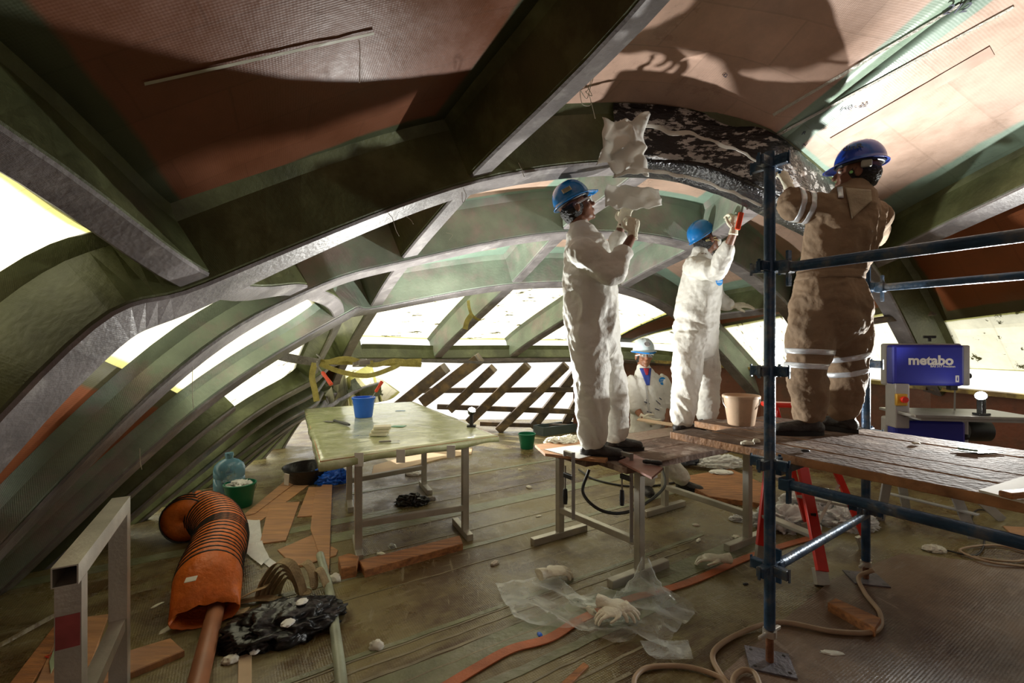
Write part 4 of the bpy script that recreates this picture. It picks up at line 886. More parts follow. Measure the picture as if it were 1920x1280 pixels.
mb = MB(); mb.beam(c+V((-.14,-.23,.02)), c+V((-.11,-.275,.15)), .05, .004, up=(0,1,0)); mb.build('tape', M_WHITE, tub)
pan = empty('pan', FP(1040,822), 'long dark open trough on the floor below the far lattice', 'trough')
a, b = FP(1010,815), FP(1075,806); mb = MB(); dd = (b-a).normalized(); ss = V((-dd.y, dd.x, 0)); c = (a+b)/2; L = (b-a).length
for k in (-1, 1): mb.beam(a+ss*.14*k+UP*.07, b+ss*.14*k+UP*.07, .02, .14)
mb.beam(a+UP*.012, b+UP*.012, .28, .02); mb.box(a+UP*.07, (.02,.28,.14), dd, ss); mb.box(b+UP*.07, (.02,.28,.14), dd, ss); mb.build('body', mat('grey_green_trough', (.09,.12,.12), .5), pan)
for (x, y, z, s, lb, sd) in ((1052,832,DZ,(.11,.07,.035),'cream cloth bundle at the left end of the low deck',21),(1072,826,DZ,(.08,.06,.03),'second cream cloth bundle nearer the white trouser leg',22)):
    up_rag('cloth_bundle', x, y, z+.001 if sd == 22 else z, s, M_GLOVE, lb, 'cloth', sd, amp=.5, sub=5)
up_rag('waste_bag', 1350,872,.046,(.26,.16,.09),M_FILMW,'full clear white waste bag on the dark board beyond the low deck','bag',25,amp=.3,sub=5)
up_rag('waste_bag', 1290,868,.046,(.14,.12,.09),mat('dark_bag', (.07,.08,.11), .3),'dark grey waste bag left of the clear white one','bag',26,amp=.4,sub=4)
up_rag('waste_bag', 1352,886,.046,(.13,.09,.02),M_WHITE,'flat white packet in front of the clear white waste bag','bag',27,amp=.2,sub=4)
for (x, y, sz, lb, sd) in ((1470,985,(.22,.16,.10),'large milky plastic film heap behind the red ladder, left part',31),(1530,962,(.26,.16,.14),'tall milky plastic film heap behind the red ladder, middle part',32),(1590,985,(.18,.14,.09),'milky plastic film heap between ladder and far standard',33),(1395,975,(.10,.06,.025),'low torn scrap of milky film by the far trestle foot',34)):
    up_rag('plastic_heap', x, y, 0, sz, M_FILMW, lb, 'plastic film', sd, amp=.75, freq=1.9, sub=5)
up_rag('paper_wad', 1752,1032,.0,(.07,.05,.025),M_PAPER,'crumpled white wad at the end of the cable coil','paper',35,amp=.5)
# glove builder: palm, five fingers, cuff
def hand_shells(w, f, nrm, th, L=.185, curl=(.35,.5,.35), spread=.12, grow=1.0, cuff=0., thumb=.9):
    """w wrist point, f towards fingers, nrm back-of-hand normal, th towards thumb; curl = bend per joint (radians)"""
    f = Vector(f).normalized(); th = Vector(th); th = (th-f*th.dot(f)).normalized(); nb = f.cross(th).normalized()
    if nb.dot(Vector(nrm)) < 0: nb = -nb
    w = Vector(w); g = grow; k = L/.185; S_ = []
    S_.append(loft([w-f*.01*k, w+f*.03*k, w+f*.065*k, w+f*.092*k], [(.027*g*k,.019*g*k), (.035*g*k,.018*g*k), (.041*g*k,.016*g*k), (.038*g*k,.013*g*k)], th, 14, 3))
    LN = [(.040,.026,.022), (.045,.030,.024), (.042,.028,.023), (.033,.021,.020)]; OF = [.028, .0095, -.0095, -.028]; ST = [.090,.094,.090,.082]
    for i in range(4):
        p = w+f*ST[i]*k-f*.012*k+th*OF[i]*k*g; an = spread*(1.5-i)*.6; d = (f*math.cos(an)+th*math.sin(an)).normalized(); pts = [p-f*.018*k, p]; r = [.0090*g*k, .0093*g*k]; ac = 0; ax = th
        for j in range(3):
            ac += curl[j]*(1+.12*(i-1)); dj = d*math.cos(ac)-nb*math.sin(ac); p = p+dj*LN[i][j]*k*1.08; pts.append(p); r.append([.0086,.0078,.0066][j]*g*k)
        S_.append(loft(pts, r, th, 9, 3))
    p = w+f*.018*k+th*.026*k*g; dt = (f*.62+th*.75-nb*.25*thumb).normalized(); d2 = (f*.85+th*.35-nb*.45*thumb).normalized(); d3 = (f*.9+th*.0-nb*.55*thumb).normalized()
    S_.append(loft([p-th*.014*k-dt*.01, p+dt*.030*k, p+dt*.030*k+d2*.030*k, p+dt*.030*k+d2*.030*k+d3*.024*k], [.014*g*k,.0125*g*k,.0105*g*k,.0085*g*k], nb, 9, 3))
    if cuff: S_.append(loft([w-f*cuff, w-f*cuff*.5, w+f*.01], [(.034*g*k,.029*g*k),(.031*g*k,.025*g*k),(.030*g*k,.021*g*k)], th, 14, 3, cap=False))
    return S_
gm = fuse(hand_shells((0,0,.02), (1,0,0), (0,0,1), (0,1,0), .19, (.35,.5,.3), .14, 1.3, cuff=.06), .004, 3, 'glove')
z0 = min(v.co.z for v in gm.vertices)
for v in gm.vertices: v.co.z = (v.co.z-z0)*.75; v.co += V((.010*noise.noise(v.co*16),.010*noise.noise(v.co*15+V((5,0,0))),.030*max(0,noise.noise(v.co*11))))
mz = min(v.co.z for v in gm.vertices)
for v in gm.vertices: v.co.z -= mz
dec = None
GL = [(1028,1092,0,.4,1.1,'latex glove lying on the left corner of the clear film'),(1352,1062,.0,2.9,1.,'latex glove lying across the orange strip near the ladder'),(1140,1150,.02,-.5,1.,'cream glove crumpled on the middle of the clear film'),(1162,1160,.02,3.4,.9,'second cream glove crumpled on the clear film, to the right of the other'),
      (1382,1014,.0,1.2,.45,'tiny torn glove scrap left of the far trestle foot')]
for i, (x, y, z, rz, sc, lb) in enumerate(GL):
    me = gm if i == 0 else gm.copy()
    if i == 0: gm.materials.append(M_GLOVE)
    g = bpy.data.objects.new('glove', me); COL.objects.link(g); g.location = FP(x, y, z); g.rotation_euler = (0,0,rz); g.scale = (sc,sc,sc); me.polygons.foreach_set('use_smooth', [True]*len(me.polygons))
    tag(g, lb, 'glove', 'latex gloves dropped on the floor')
# small scraps
SC = [(706,1214,(.035,.028,.025),M_PAPER,'white foam lump alone on the open floor, lower centre left'),(628,1088,(.035,.04,.03),M_PAPER,'white paper lump just below the timber block'),(715,1040,(.04,.02,.012),M_FOAM,'cream wad lying in front of the timber beam'),(928,1057,(.035,.02,.015),M_PAPER,'pale wad alone on the floor between the two tables'),
      (992,914,(.04,.025,.015),M_PAPER,'pale wad on the floor beyond the near trestle'),(432,1240,(.035,.028,.02),M_PAPER,'white crumpled paper left of the pale narrow board'),(312,1180,(.04,.02,.004),M_FOAM,'pale green-white flat scrap left of the duct mouth'),(1305,985,(.03,.02,.01),M_PAPER,'small white scrap between the trestles'),
      (1310,1013,(.04,.014,.006),M_PAPER,'thin white strip scrap between the trestles'),(735,1026,(.04,.025,.02),M_FILM,'clear film twist behind the timber beam'),(1398,1095,(.02,.012,.006),M_DKST,'dark hole-like scrap left of the near standard'),(1012,1190,(.02,.012,.006),M_BLUEP,'tiny blue scrap by the orange strip'),
      (1560,1224,(.05,.02,.003),M_PAPER,'flat pale scrap on the floor sheet behind the near base plate'),(295,1135,(.035,.012,.006),M_FOAM,'pale stick scrap left of the orange duct'),(975,880,(.03,.015,.008),M_PAPER,'tiny pale scrap by the green floor seam'),(1010,968,(.03,.015,.006),M_PAPER,'tiny white scrap right of the near trestle leg'),
      (1110,1150,(.05,.02,.02),M_GLOVE,'thin cream rubber piece beside the two gloves'),(1298,1090,(.01,.01,.006),M_DKST,'black pea-sized nut on the floor beside the orange strip'),(1325,870,(.02,.012,.01),M_DKST,'dark bit beside the flat white packet')]
for i, (x, y, s, m, lb) in enumerate(SC):
    tag(crumple('scrap', FP(x, y, SZ if x > 1500 else 0.), s, m, 50+i, amp=.4, sub=3, rz=i*1.3), lb, 'scrap')
# ------------------------------------------------------------ clear film bag on the floor
def sheet(px, name, m, label, amp=.03, seed=0, n=26, z=.008, cat='plastic film', sc=6., thick=True):
    """crumpled sheet filling the pixel polygon laid on the floor"""
    cs = [FP(x, y, z) for x, y in px]; cc = sum(cs, V((0,0,0)))/len(cs); vs = [cc]; fs = []; k = len(cs); per = []
    for i in range(k):
        for j in range(8): per.append(cs[i].lerp(cs[(i+1)%k], j/8))
    K = len(per)
    for r in range(1, n+1):
        for p in per: vs.append(cc.lerp(p, r/n))
    for i, v in enumerate(vs):
        q = v+V((seed, seed*2, 0)); h = 1-abs(noise.noise(q*sc*.7))*2.6; h = max(0, h)**2; v2 = v.copy(); v2.z = z+amp*h+amp*.5*abs(fbm(q, sc, 3)); vs[i] = v2
    fs += [(0, 1+i, 1+(i+1)%K) for i in range(K)]
    for r in range(n-1): fs += [(1+r*K+i, 1+(r+1)*K+i, 1+(r+1)*K+(i+1)%K, 1+r*K+(i+1)%K) for i in range(K)]
    o = mesh_obj(name, vs, fs, m, None, True); return tag(o, label, cat)
sheet([(928,1100),(1012,1090),(1050,1092),(1064,1125),(1120,1108),(1190,1112),(1196,1080),(1300,1140),(1303,1150),(1270,1190),(1250,1215),(1200,1200),(1160,1206),(1110,1198),(1040,1178),(965,1168)], 'clear_film', M_FILM, 'large crumpled clear plastic film on the floor with gloves on it', .035, 3)
sheet([(1200,1205),(1290,1200),(1300,1240),(1230,1240),(1215,1232)], 'clear_film', M_FILM, 'small clear plastic flap below the large crumpled film', .015, 7, 12, z=.01)
pk = FP(1210,1122); mb = MB(); vs, fs = loft([pk+UP*.01, pk+UP*.12, pk+UP*.24], [(.15,.08),(.07,.05),(.022,.02)], (1,0,0), 40, 6, False)
vs = [v+ (v-V((pk.x,pk.y,v.z)))*.35*noise.noise(v*22) for v in vs]; o = mesh_obj('film_peak', vs, fs[:-2], M_FILM, None, True); tag(o, 'peak of clear film drawn up against the near trestle leg', 'plastic film')
sheet([(447,976),(487,976),(492,1018),(505,1048),(490,1062),(450,1030)], 'clear_film', M_FILMW, 'piece of milky film right of the orange duct', .015, 9, 12, z=.004)
mb = MB(); mb.prism([FP(500,1042,.004), FP(520,1056,.004), FP(505,1064,.004), FP(488,1050,.004)], .002)
tag(mb.build('film_scrap', M_FILMW), 'small square corner of milky film below the plywood offcut', 'plastic film')
# ------------------------------------------------------------ hoses and cables
def cable(pts, r, m, label, cat='hose', k=10, name='hose'):
    mb = MB(); mb.tube(spline(pts, k), r, 10); return tag(mb.build(name, m, None, True), label, cat)
z = SZ+.014
cable([V((SB.x+.0,SB.y-.06,.10)), FP(1610,1082,z+.02), FP(1622,1112,z), FP(1650,1150,z), FP(1640,1183,z), FP(1560,1183,z), FP(1460,1166,z), FP(1385,1188,.014), FP(1338,1222,.014), FP(1350,1262,.014), FP(1385,1300,.014)], .0125, M_HOSE, 'tan rubber hose looping over the floor sheet round the near standard')
cable([FP(1188,1300,.014), FP(1192,1268,.014), FP(1220,1250,.014), FP(1290,1250,.014), FP(1350,1270,.014), FP(1372,1300,.014)], .0115, M_HOSE, 'tan hose loop at the bottom edge of the floor')
cable([FP(1376,1300,.03), FP(1375,1272,.03), FP(1392,1256,.03), FP(1415,1262,.03), FP(1430,1300,.03)], .0115, M_HOSE, 'short tan hose bend beside the near base plate')
cable([FP(1795,1034,.014), FP(1840,1046,.014), FP(1905,1052,.014), FP(1935,1040,.014), FP(1870,1022,.014), FP(1800,1030,.02), FP(1850,1052,.03), FP(1925,1062,.02)], .008, M_HOSE, 'coil of brown cable on the floor at the right edge', 'cable', name='cable')
cable([FP(1760,1028,.012), FP(1830,1040,.02), FP(1845,1005,.012), FP(1822,975,.012), FP(1835,955,.012), FP(1875,965,.012)], .006, M_WIRE, 'black cable curling below the saw stand', 'cable', name='cable')
cable([V((.55,3.25,.60)), V((.50,3.2,.45)), V((.62,3.1,.36)), V((.85,3.2,.33)), V((1.2,3.6,.36)), V((1.33,4.02,.40))], .011, M_WIRE, 'black hose sagging below the low deck between the trestles', 'hose')
cable([FP(1085,880,.02), FP(1120,900,.012), FP(1200,912,.012), FP(1290,900,.012)], .01, M_WIRE, 'black hose on the floor beneath the low deck', 'hose')
# ------------------------------------------------------------ lashing straps across the far ribs
st = empty('ratchet_strap', P(640,680,4.2), 'yellow ratchet strap pulled tight across the ribs, with hanging tail', 'strap')
sv = lambda i: V((0,-.35,1))
ribbon('tight_webbing', [P(596,678,4.0), P(690,680,4.2), P(790,684,4.6)], .045, sv, .004, M_STRAP, st)
ribbon('long_webbing', [P(700,677,4.2), P(780,676,4.6), P(900,679,5.2), P(1082,676,6.1)], .03, sv, .003, M_STRG, st)
ribbon('shoulder_webbing', spline([P(470,640,3.55), P(500,658,3.7), P(530,668,3.85), P(560,674,3.95), P(600,680,4.0)], 5), .075, sv, .005, M_STRG, st)
ribbon('hanging_tail', spline([P(590,680,3.98), P(585,705,3.97), P(590,730,3.96), P(594,752,3.96)], 5), .05, V((1,.2,0)), .004, M_STRAP, st)
ribbon('drape_webbing', spline([P(600,682,4.0), P(640,697,4.05), P(690,704,4.15), P(735,690,4.3), P(760,678,4.4), P(790,676,4.5)], 6), .045, sv, .004, M_STRAP, st)
ribbon('drape_webbing', spline([P(610,680,4.0), P(650,672,4.05), P(700,684,4.15), P(740,676,4.3), P(785,682,4.5)], 6), .045, sv, .004, M_STRAP, st)
mb = MB(); c = P(676,679,4.12); mb.box(c+V((0,-.02,0)), (.12,.03,.065), (1,.15,0), (-.15,1,0), bev=.006); mb.tube([c+V((-.06,-.03,-.03)), c+V((.06,-.03,-.03))], .01, 8); mb.box(c+V((.05,-.045,.0)), (.10,.012,.045), (1,.1,.1), (-.1,1,0), bev=.004); mb.build('ratchet_buckle', M_STEEL, st)
mb = MB(); mb.tube(spline([P(594,664,3.96), P(600,672,3.93), P(594,682,3.92), P(598,692,3.92), P(606,700,3.92)], 5), .006, 8); mb.build('hook', M_STEEL, st, True)
def tool_roller(a, b, label):
    r = empty('roller_handle', a, label, 'roller'); a, b = Vector(a), Vector(b); d = (b-a).normalized(); L = (b-a).length
    mb = MB(); mb.lathe([(0,0),(.012,.002),(.017,.02),(.014,L*.4),(.017,L*.75),(.018,L*.95),(0,L)], a, 14, d); mb.build('grip', mat('orange_red_grip', (.75,.07,.02), .4), r, True)
    s = d.orthogonal().normalized(); mb = MB(); mb.tube([a+d*.005, a-d*.06, a-d*.09+UP*.03], .0035, 8); mb.build('rod', M_STEEL, r, True); return r
tool_roller(P(604,697,3.9), P(622,722,3.85), 'orange-red roller handle hooked on the yellow strap, left')
tool_roller(P(704,735,4.45), P(717,714,4.5), 'red handle standing up behind the blue bucket')
# yellow tie round the third long beam
ty = empty('webbing_tie', P(880,590,5.6), 'short yellow webbing tie knotted round the far olive beam', 'strap')
ribbon('tie_loop', spline([P(878,563,5.45), P(880,578,5.4), P(886,592,5.4), P(900,600,5.5), P(908,597,5.6)], 5), .035, V((1,0,.3)), .004, M_STRAP, ty)
ribbon('tie_tail', spline([P(884,590,5.38), P(876,602,5.38), P(872,617,5.38)], 5), .06, V((1,0,.3)), .004, M_STRAP, ty)
# grey strap end lit over the third rib
# ------------------------------------------------------------ threads hanging from ribs
def thread(pts, label, r=.0016):
    mb = MB(); mb.tube(spline(pts, 6), r, 5); return tag(mb.build('thread', M_THRD, None, True), label, 'thread', 'loose glass threads hanging from the ribs')
TH_ = [([(1146,70,2.2),(1125,110,2.2),(1108,160,2.15),(1100,185,2.15),(1088,170,2.15),(1092,195,2.15),(1108,196,2.15),(1104,175,2.15),(1112,205,2.15),(1116,222,2.15)],'knotted white thread tangle hanging from the big long beam'),
       ([(1118,115,2.2),(1104,165,2.15),(1098,172,2.15),(1110,180,2.15),(1100,160,2.15),(1086,140,2.2)],'second thread looped into the knotted tangle on the big long beam'),
       ([(673,75,1.7),(675,95,1.7),(674,155,1.7)],'single short thread hanging from the brown panel, upper centre left'),
       ([(972,305,2.7),(978,318,2.7),(983,332,2.7)],'short thread curling below the front rib web, right of the big beam'),
       ([(866,360,2.6),(868,380,2.6),(874,368,2.6),(869,352,2.6)],'thread loop at the crossing of front rib and big beam'),
       ([(735,405,2.5),(742,430,2.5),(748,442,2.5)],'short thread hanging under the front rib, left of the crossing'),([(760,405,2.5),(770,412,2.5),(775,420,2.5)],'curl of thread under the front rib nearest the crossing'),
       ([(361,670,2.6),(361,740,2.6),(363,765,2.6)],'long straight thread hanging on the left ribs'),([(60,665,1.75),(85,700,1.75),(110,718,1.75),(128,722,1.75)],'frayed thread trailing over the front rib at far left'),
       ([(244,540,1.9),(262,552,1.9),(290,558,1.9),(302,565,1.9),(303,578,1.9)],'curved thread lying along the front rib web'),([(262,840,2.6),(263,865,2.6),(266,880,2.6)],'short thread on the lower left ribs'),
       ([(842,450,3.2),(848,440,3.2),(836,436,3.2)],'tiny thread knot under the second rib')]
for pts, lb in TH_: thread([P(*p) for p in pts], lb)
# ------------------------------------------------------------ black resin lay-up on the front rib and masking cloth
coat = empty('resin_patch', FS(4.6, 1), 'black resin lay-up patch with white smears on the front rib', 'resin patch')
def patch(u0, u1, prof, name, m, n=30):
    vs = []; fs = []; K = len(prof)
    for i in range(n+1):
        u = u0+(u1-u0)*i/n; p = FS(u, 1); nn = FN(u, 1); T = (FS(u+.02,1)-FS(u-.02,1)).normalized(); nn = (nn-T*nn.dot(T)).normalized(); s = T.cross(nn)
        if s.y > 0: s = -s
        for a, b in prof: vs.append(p+s*a+nn*b+s*.006*noise.noise(p*12+V((a*40,b*40,0))))
    for i in range(n): fs += [(i*K+k, i*K+k+1, (i+1)*K+k+1, (i+1)*K+k) for k in range(K-1)]
    o = mesh_obj(name, vs, fs, m, coat, True); md = o.modifiers.new('t','SOLIDIFY'); md.thickness = .003; return o
patch(3.72, 5.6, [(.145,.36),(.128,.30),(.118,.22),(.110,.12),(.104,.05),(.100,.012)], 'web_coating', M_COAT)
patch(3.75, 5.75, [(.100,.012),(.092,-.012),(.05,-.014),(0,-.014),(-.05,-.014),(-.092,-.012)], 'flange_coating', M_COATF)
def cloth_strip(path, width, side, m, label, seed, par=None, nsub=26, amp=.02):
    pts = spline(path, 8); vs = []; fs = []
    for i, p in enumerate(pts):
        sd = Vector(side[0]).lerp(Vector(side[1]), i/(len(pts)-1)).normalized(); w = width[0]+(width[1]-width[0])*i/(len(pts)-1)
        for k in range(nsub+1):
            a = k/nsub-.5; q = p+sd*a*w; e = 1 if abs(a) > .42 else .4; q += V((noise.noise(q*14+V((seed,0,0))), -abs(noise.noise(q*9+V((0,seed,0)))), noise.noise(q*14+V((0,0,seed)))))*amp*(1.2 if e == 1 else 1)
            vs.append(q)
    for i in range(len(pts)-1): fs += [(i*(nsub+1)+k, i*(nsub+1)+k+1, (i+1)*(nsub+1)+k+1, (i+1)*(nsub+1)+k) for k in range(nsub)]
    o = mesh_obj('masking_cloth', vs, fs, m, par, True); md = o.modifiers.new('t','SOLIDIFY'); md.thickness = .002
    return tag(o, label, 'cloth')
dC = 2.74
cloth_strip([P(1124,268,dC), P(1165,275,dC-.02), P(1208,272,dC-.0)], (.26,.34), (V((.15,0,1)), V((-.05,0,1))), M_CLOTH, 'crumpled white masking cloth at the left end of the black patch', 3, amp=.05)
cloth_strip([P(1150,328,dC-.03), P(1200,322,dC-.03), P(1250,325,dC-.03), P(1330,345,dC-.05), P(1425,385,dC-.1)], (.03,.015), (V((0,0,1)), V((.2,0,1))), M_CLOTH, 'narrow white masking cloth edge along the bottom of the black patch', 5, amp=.018)
cloth_strip([P(1160,232,dC+.0), P(1230,240,dC), P(1300,255,dC), P(1370,280,dC-.02), P(1420,305,dC-.03)], (.03,.018), (V((0,0,1)), V((.2,0,1))), M_CLOTH, 'torn white cloth edge along the top of the black patch', 8, amp=.02)
cloth_strip([P(1136,366,2.93), P(1185,370,2.95), P(1238,372,2.93)], (.15,.12), (V((.12,0,1)), V((-.2,0,1))), M_CLOTH, 'white cloth sheet hanging under the front rib over the hands', 9, amp=.03)
# ink marks on the lit ceiling, tapes
def on_skin(x, y, s, size):
    h = hit_skin(x, y, .006)
    if not h: return
    loc, n = h; X = V((1,-.15,0)); X = (X-n*X.dot(n)).normalized(); U = n.cross(X)
    if U.z < 0 and abs(U.z) > .3: U = -U; 
    U = n.cross(X); text(s, loc, size, X, U, M_INK, ceiling, 'ink_mark')
on_skin(1600,200,'1<0 - 22', .045); on_skin(1507,248,'R', .04); on_skin(1508,270,'N', .04); on_skin(1795,15,'212', .07); on_skin(1360,140,'Q', .03)
def skin_tape(a, b, w, m, name='tape', off=.004, n=14):
    vs = []; ok = True
    for i in range(n+1):
        x = a[0]+(b[0]-a[0])*i/n; y = a[1]+(b[1]-a[1])*i/n; h = hit_skin(x, y, off); h2 = hit_skin(x+(b[1]-a[1])*.01, y-(b[0]-a[0])*.01, off)
        if not h or not h2: return
        d = (h2[0]-h[0]).normalized(); vs += [h[0]-d*w/2, h[0]+d*w/2]
    o = mesh_obj(name, vs, [(2*i, 2*i+1, 2*i+3, 2*i+2) for i in range(n)], m, ceiling); md = o.modifiers.new('t','SOLIDIFY'); md.thickness = .001; return o
M_PTAPE = mat('pale_laminate_tape', (.66,.47,.38), .3, var=.2, scale=6)
skin_tape((1560,265),(1860,95), .12, M_PTAPE, off=.004, n=40); skin_tape((1440,262),(1900,12), .022, mat('resin_bead', (.62,.60,.52), .12, var=.2, bump=.6, bscale=60), 'resin_bead', off=.004, n=60)
skin_tape((1450,215),(1800,8), .018, mat('resin_bead', (.62,.60,.52), .12), 'resin_bead', off=.004, n=60)
M_OLT = mat('pale_olive_tape', (.42,.40,.30), .4, var=.2)
skin_tape((270,155),(700,60), .012, M_OLT, 'fibre_edge', off=.006, n=20)
# ------------------------------------------------------------ people
def folds(me, a1=.013, a2=.005, sx=5., sz=8., seed=0., lock=None):
    nrm = [v.normal.copy() for v in me.vertices]; out = []
    for v, n in zip(me.vertices, nrm):
        p = v.co; q0 = V((p.x+p.z*.35, p.y-p.z*.25, p.z)); wp = noise.noise(V((p.x*3+seed, p.y*3, p.z*3)))*1.2; w = V((q0.x*7.5+seed, q0.y*7.5, q0.z*2.6))
        r1 = 1-abs(noise.noise(w+V((wp,wp,wp))))*2.2; r2 = 1-abs(noise.noise(V((p.x*7+wp*2+p.z*4, p.y*7, p.z*15+seed))))*2.4; r3 = 1-abs(noise.noise(V((p.x*22+wp, p.y*22-seed, p.z*26+wp*2))))*2.2
        k = 1. if lock is None else lock(p)
        out.append(p+n*k*(a1*max(r1,-.3)+a2*.75*max(r2,-.2)+a2*.75*r3-a1*.35-a2*.3))
    for v, c in zip(me.vertices, out): v.co = c
def head_shells(c, f, u, neck):
    f = Vector(f).normalized(); u = Vector(u); u = (u-f*u.dot(f)).normalized(); s = f.cross(u)
    e = lambda o, r: ellip(c+s*o[0]+f*o[1]+u*o[2], r, s, f, u, 18, 12)
    S_ = [e((0,-.012,.028), (.076,.096,.092)), e((0,.032,-.025), (.060,.062,.080)), e((0,.040,-.072), (.046,.046,.034)), e((0,.076,-.092), (.019,.017,.016)),
          e((0,.086,.032), (.050,.014,.012)), e((0,.093,-.048), (.023,.011,.0075)), e((0,.091,-.060), (.020,.011,.008)),
          e((.034,.066,-.022), (.024,.022,.022)), e((-.034,.066,-.022), (.024,.022,.022))]
    S_.append(loft([c+f*.088+u*.022, c+f*.104+u*.0, c+f*.112-u*.018], [(.009,.010),(.011,.012),(.015,.012)], s, 12, 3))
    for k in (-1, 1):
        S_.append(e((k*.080,-.004,-.008), (.009,.019,.032))); S_.append(e((k*.076,.006,-.012), (.010,.010,.014)))
    S_.append(loft([neck-(neck-c)*-.12, neck, c-f*.022-u*.06, c-f*.012], [(.085,.075),(.060,.060),(.055,.058),(.055,.06)], s, 16, 4))
    return S_, (f, u, s)
def person(label, base, c, f, u, neck, torso, tr, side, arms, legs, suit, hat_m, voxel=.0065, sleeves=1., hands=None, hand_m=None, folds_a=(.013,.005), boots=None, seed=0, tilt=0., stub=True):
    """arms: [(shoulder, elbow, wrist)], legs: [(hip, knee, ankle)]; torso: points pelvis..upper chest with radii tr"""
    S_, (f, u, s) = head_shells(c, f, u, neck)
    S_.append(loft(torso, [(a*.78, b*.74) for a, b in tr], side, 18, 3))
    for sh, el, wr in arms: S_.append(loft([sh, sh.lerp(el,.5), el, el.lerp(wr,.4), wr], [.052,.046,.038,.038,.026], side, 14, 3))
    for hp, kn, an in legs: S_.append(loft([hp, hp.lerp(kn,.4), kn, kn.lerp(an,.35), an], [.085,.076,.055,.055,.038], side, 14, 3))
    if hands:
        for h in hands:
            if h.get('bare'): S_ += hand_shells(h['w'], h['f'], h['n'], h['t'], h.get('L',.18), h.get('curl',(.35,.5,.35)))
            else: S_.append(loft([Vector(h['w']), Vector(h['w'])+Vector(h['f']).normalized()*.085], [(.026,.02),(.03,.012)], h['t'], 12, 3))
    me = fuse(S_, voxel, 3, 'person'); p = link('person', me, M_SKIN, None, True)
    tag(p, label, 'person')
    # eyes
    for k in (-1, 1):
        v_, f_ = ellip(c+f*.0835+s*k*.030+u*.013, (.012,.011,.008), s, f, u, 12, 8); e = mesh_obj('eye', v_, f_, M_WHITE, p, True)
        v_, f_ = ellip(c+f*.0925+s*k*.030+u*.013, (.0052,.003,.0052), s, f, u, 10, 6); mesh_obj('iris', v_, f_, M_BLK, e, True)
    hm = fuse([ellip(c-f*.020+u*.0, (.080,.093,.078), s, f, u, 20, 14), ellip(c-f*.035-u*.038, (.066,.066,.05), s, f, u, 18, 12)], .007, 1, 'hair')
    for v in hm.vertices: v.co += v.normal*.004*noise.noise(v.co*90)
    # keep hair off the face
    bm = bmesh.new(); bm.from_mesh(hm); bmesh.ops.delete(bm, geom=[v for v in bm.verts if (v.co-c).dot(f) > .045], context='VERTS'); bm.to_mesh(hm); bm.free()
    link('hair', hm, M_HAIR, p, True)
    # hard hat
    hu = (u*math.cos(tilt)-f*math.sin(tilt)).normalized(); hf = s.cross(hu)*-1
    if hf.dot(f) < 0: hf = -hf
    hc = c+u*.052-f*.006; vs = []; fs = []; n = 48; rings = 12
    for i in range(rings+1):
        ph = math.pi/2*i/rings
        for k in range(n):
            a = 2*math.pi*k/n; x, y = math.cos(a), math.sin(a); r = math.sin(ph)**.80; z = math.cos(ph)
            q = hf*(x*.124*r)+s*(y*.106*r)+hu*(.128*z+.008)
            rd = .006*math.exp(-((y*.108*r)/.011)**2)+.004*math.exp(-((abs(y*.108*r)-.042)/.007)**2); q += hu*rd*z
            vs.append(hc+q)
    for j, (ex, dz) in enumerate(((.003,.0),(.008,-.003),(.012,-.007),(.011,-.011))):
        for k in range(n):
            a = 2*math.pi*k/n; x, y = math.cos(a), math.sin(a); pk = max(0, x)**3*.045*(j/3 if j < 3 else 1)
            vs.append(hc+hf*(x*(.124+ex)+pk)+s*(y*(.106+ex))+hu*(.008+dz-pk*.22))
    for i in range(rings+4): fs += [(i*n+k, i*n+(k+1)%n, (i+1)*n+(k+1)%n, (i+1)*n+k) for k in range(n)]
    ho = mesh_obj('hard_hat', vs, fs, hat_m, p, True); md = ho.modifiers.new('t','SOLIDIFY'); md.thickness = .004; md.offset = -1
    mb = MB(); pts = [hc+hf*math.cos(2*math.pi*k/24)*.106+s*math.sin(2*math.pi*k/24)*.086+hu*.0 for k in range(25)]; mb.tube(pts, .010, 8, False); mb.build('headband', M_DKST, ho, True)
    # clothing
    C_ = [loft(torso, tr, side, 24, 4)]
    for i, (sh, el, wr) in enumerate(arms):
        L = sleeves[i] if isinstance(sleeves, (list, tuple)) else sleeves
        end = el.lerp(wr, L); C_.append(loft([torso[-2].lerp(sh,.6), sh, sh.lerp(el,.5), el, el.lerp(end,.5), end], [.088,.088,.080,.072,.064,.052] if L > .35 else [.088,.088,.082,.078,.078,.078], side, 18, 4))
    for hp, kn, an in legs: C_.append(loft([hp+UP*.04, hp.lerp(kn,.35), kn, kn.lerp(an,.5), an+UP*.03], [(.125,.125),(.118,.122),(.100,.108),(.094,.100),(.084,.092)], side, 20, 4))
    C_.append(loft([torso[-1], neck+(neck-torso[-1]).normalized()*.01], [(.09,.085),(.074,.072)], side, 20, 3))
    cm = fuse(C_, .0105, 4, 'coverall')
    folds(cm, folds_a[0], folds_a[1], seed=seed, lock=lambda q: .35 if (q-neck).length < .13 else 1.)
    co = link('coverall', cm, suit, p, True)
    # boots
    for (an, d) in boots or []:
        d = Vector(d).normalized(); g = V((an.x, an.y, an.z)); sd = d.cross(UP)
        z0 = g.z-.10
        bs = [loft([g-d*.045-UP*.055, g+d*.03-UP*.05, g+d*.10-UP*.058, g+d*.165-UP*.062], [(.040,.042),(.042,.044),(.050,.036),(.042,.030)], sd, 16, 4), loft([g-UP*.05-d*.015, g+UP*.035-d*.01], [(.046,.054),(.050,.058)], sd, 16, 3, cap=False)]
        bm_ = fuse(bs, .006, 2, 'boot')
        for v in bm_.vertices: v.co += v.normal*.0025*noise.noise(v.co*40); v.co.z = max(v.co.z, z0+.012)
        b = link('boot', bm_, M_BOOT, p, True)
        mb = MB(); poly = []
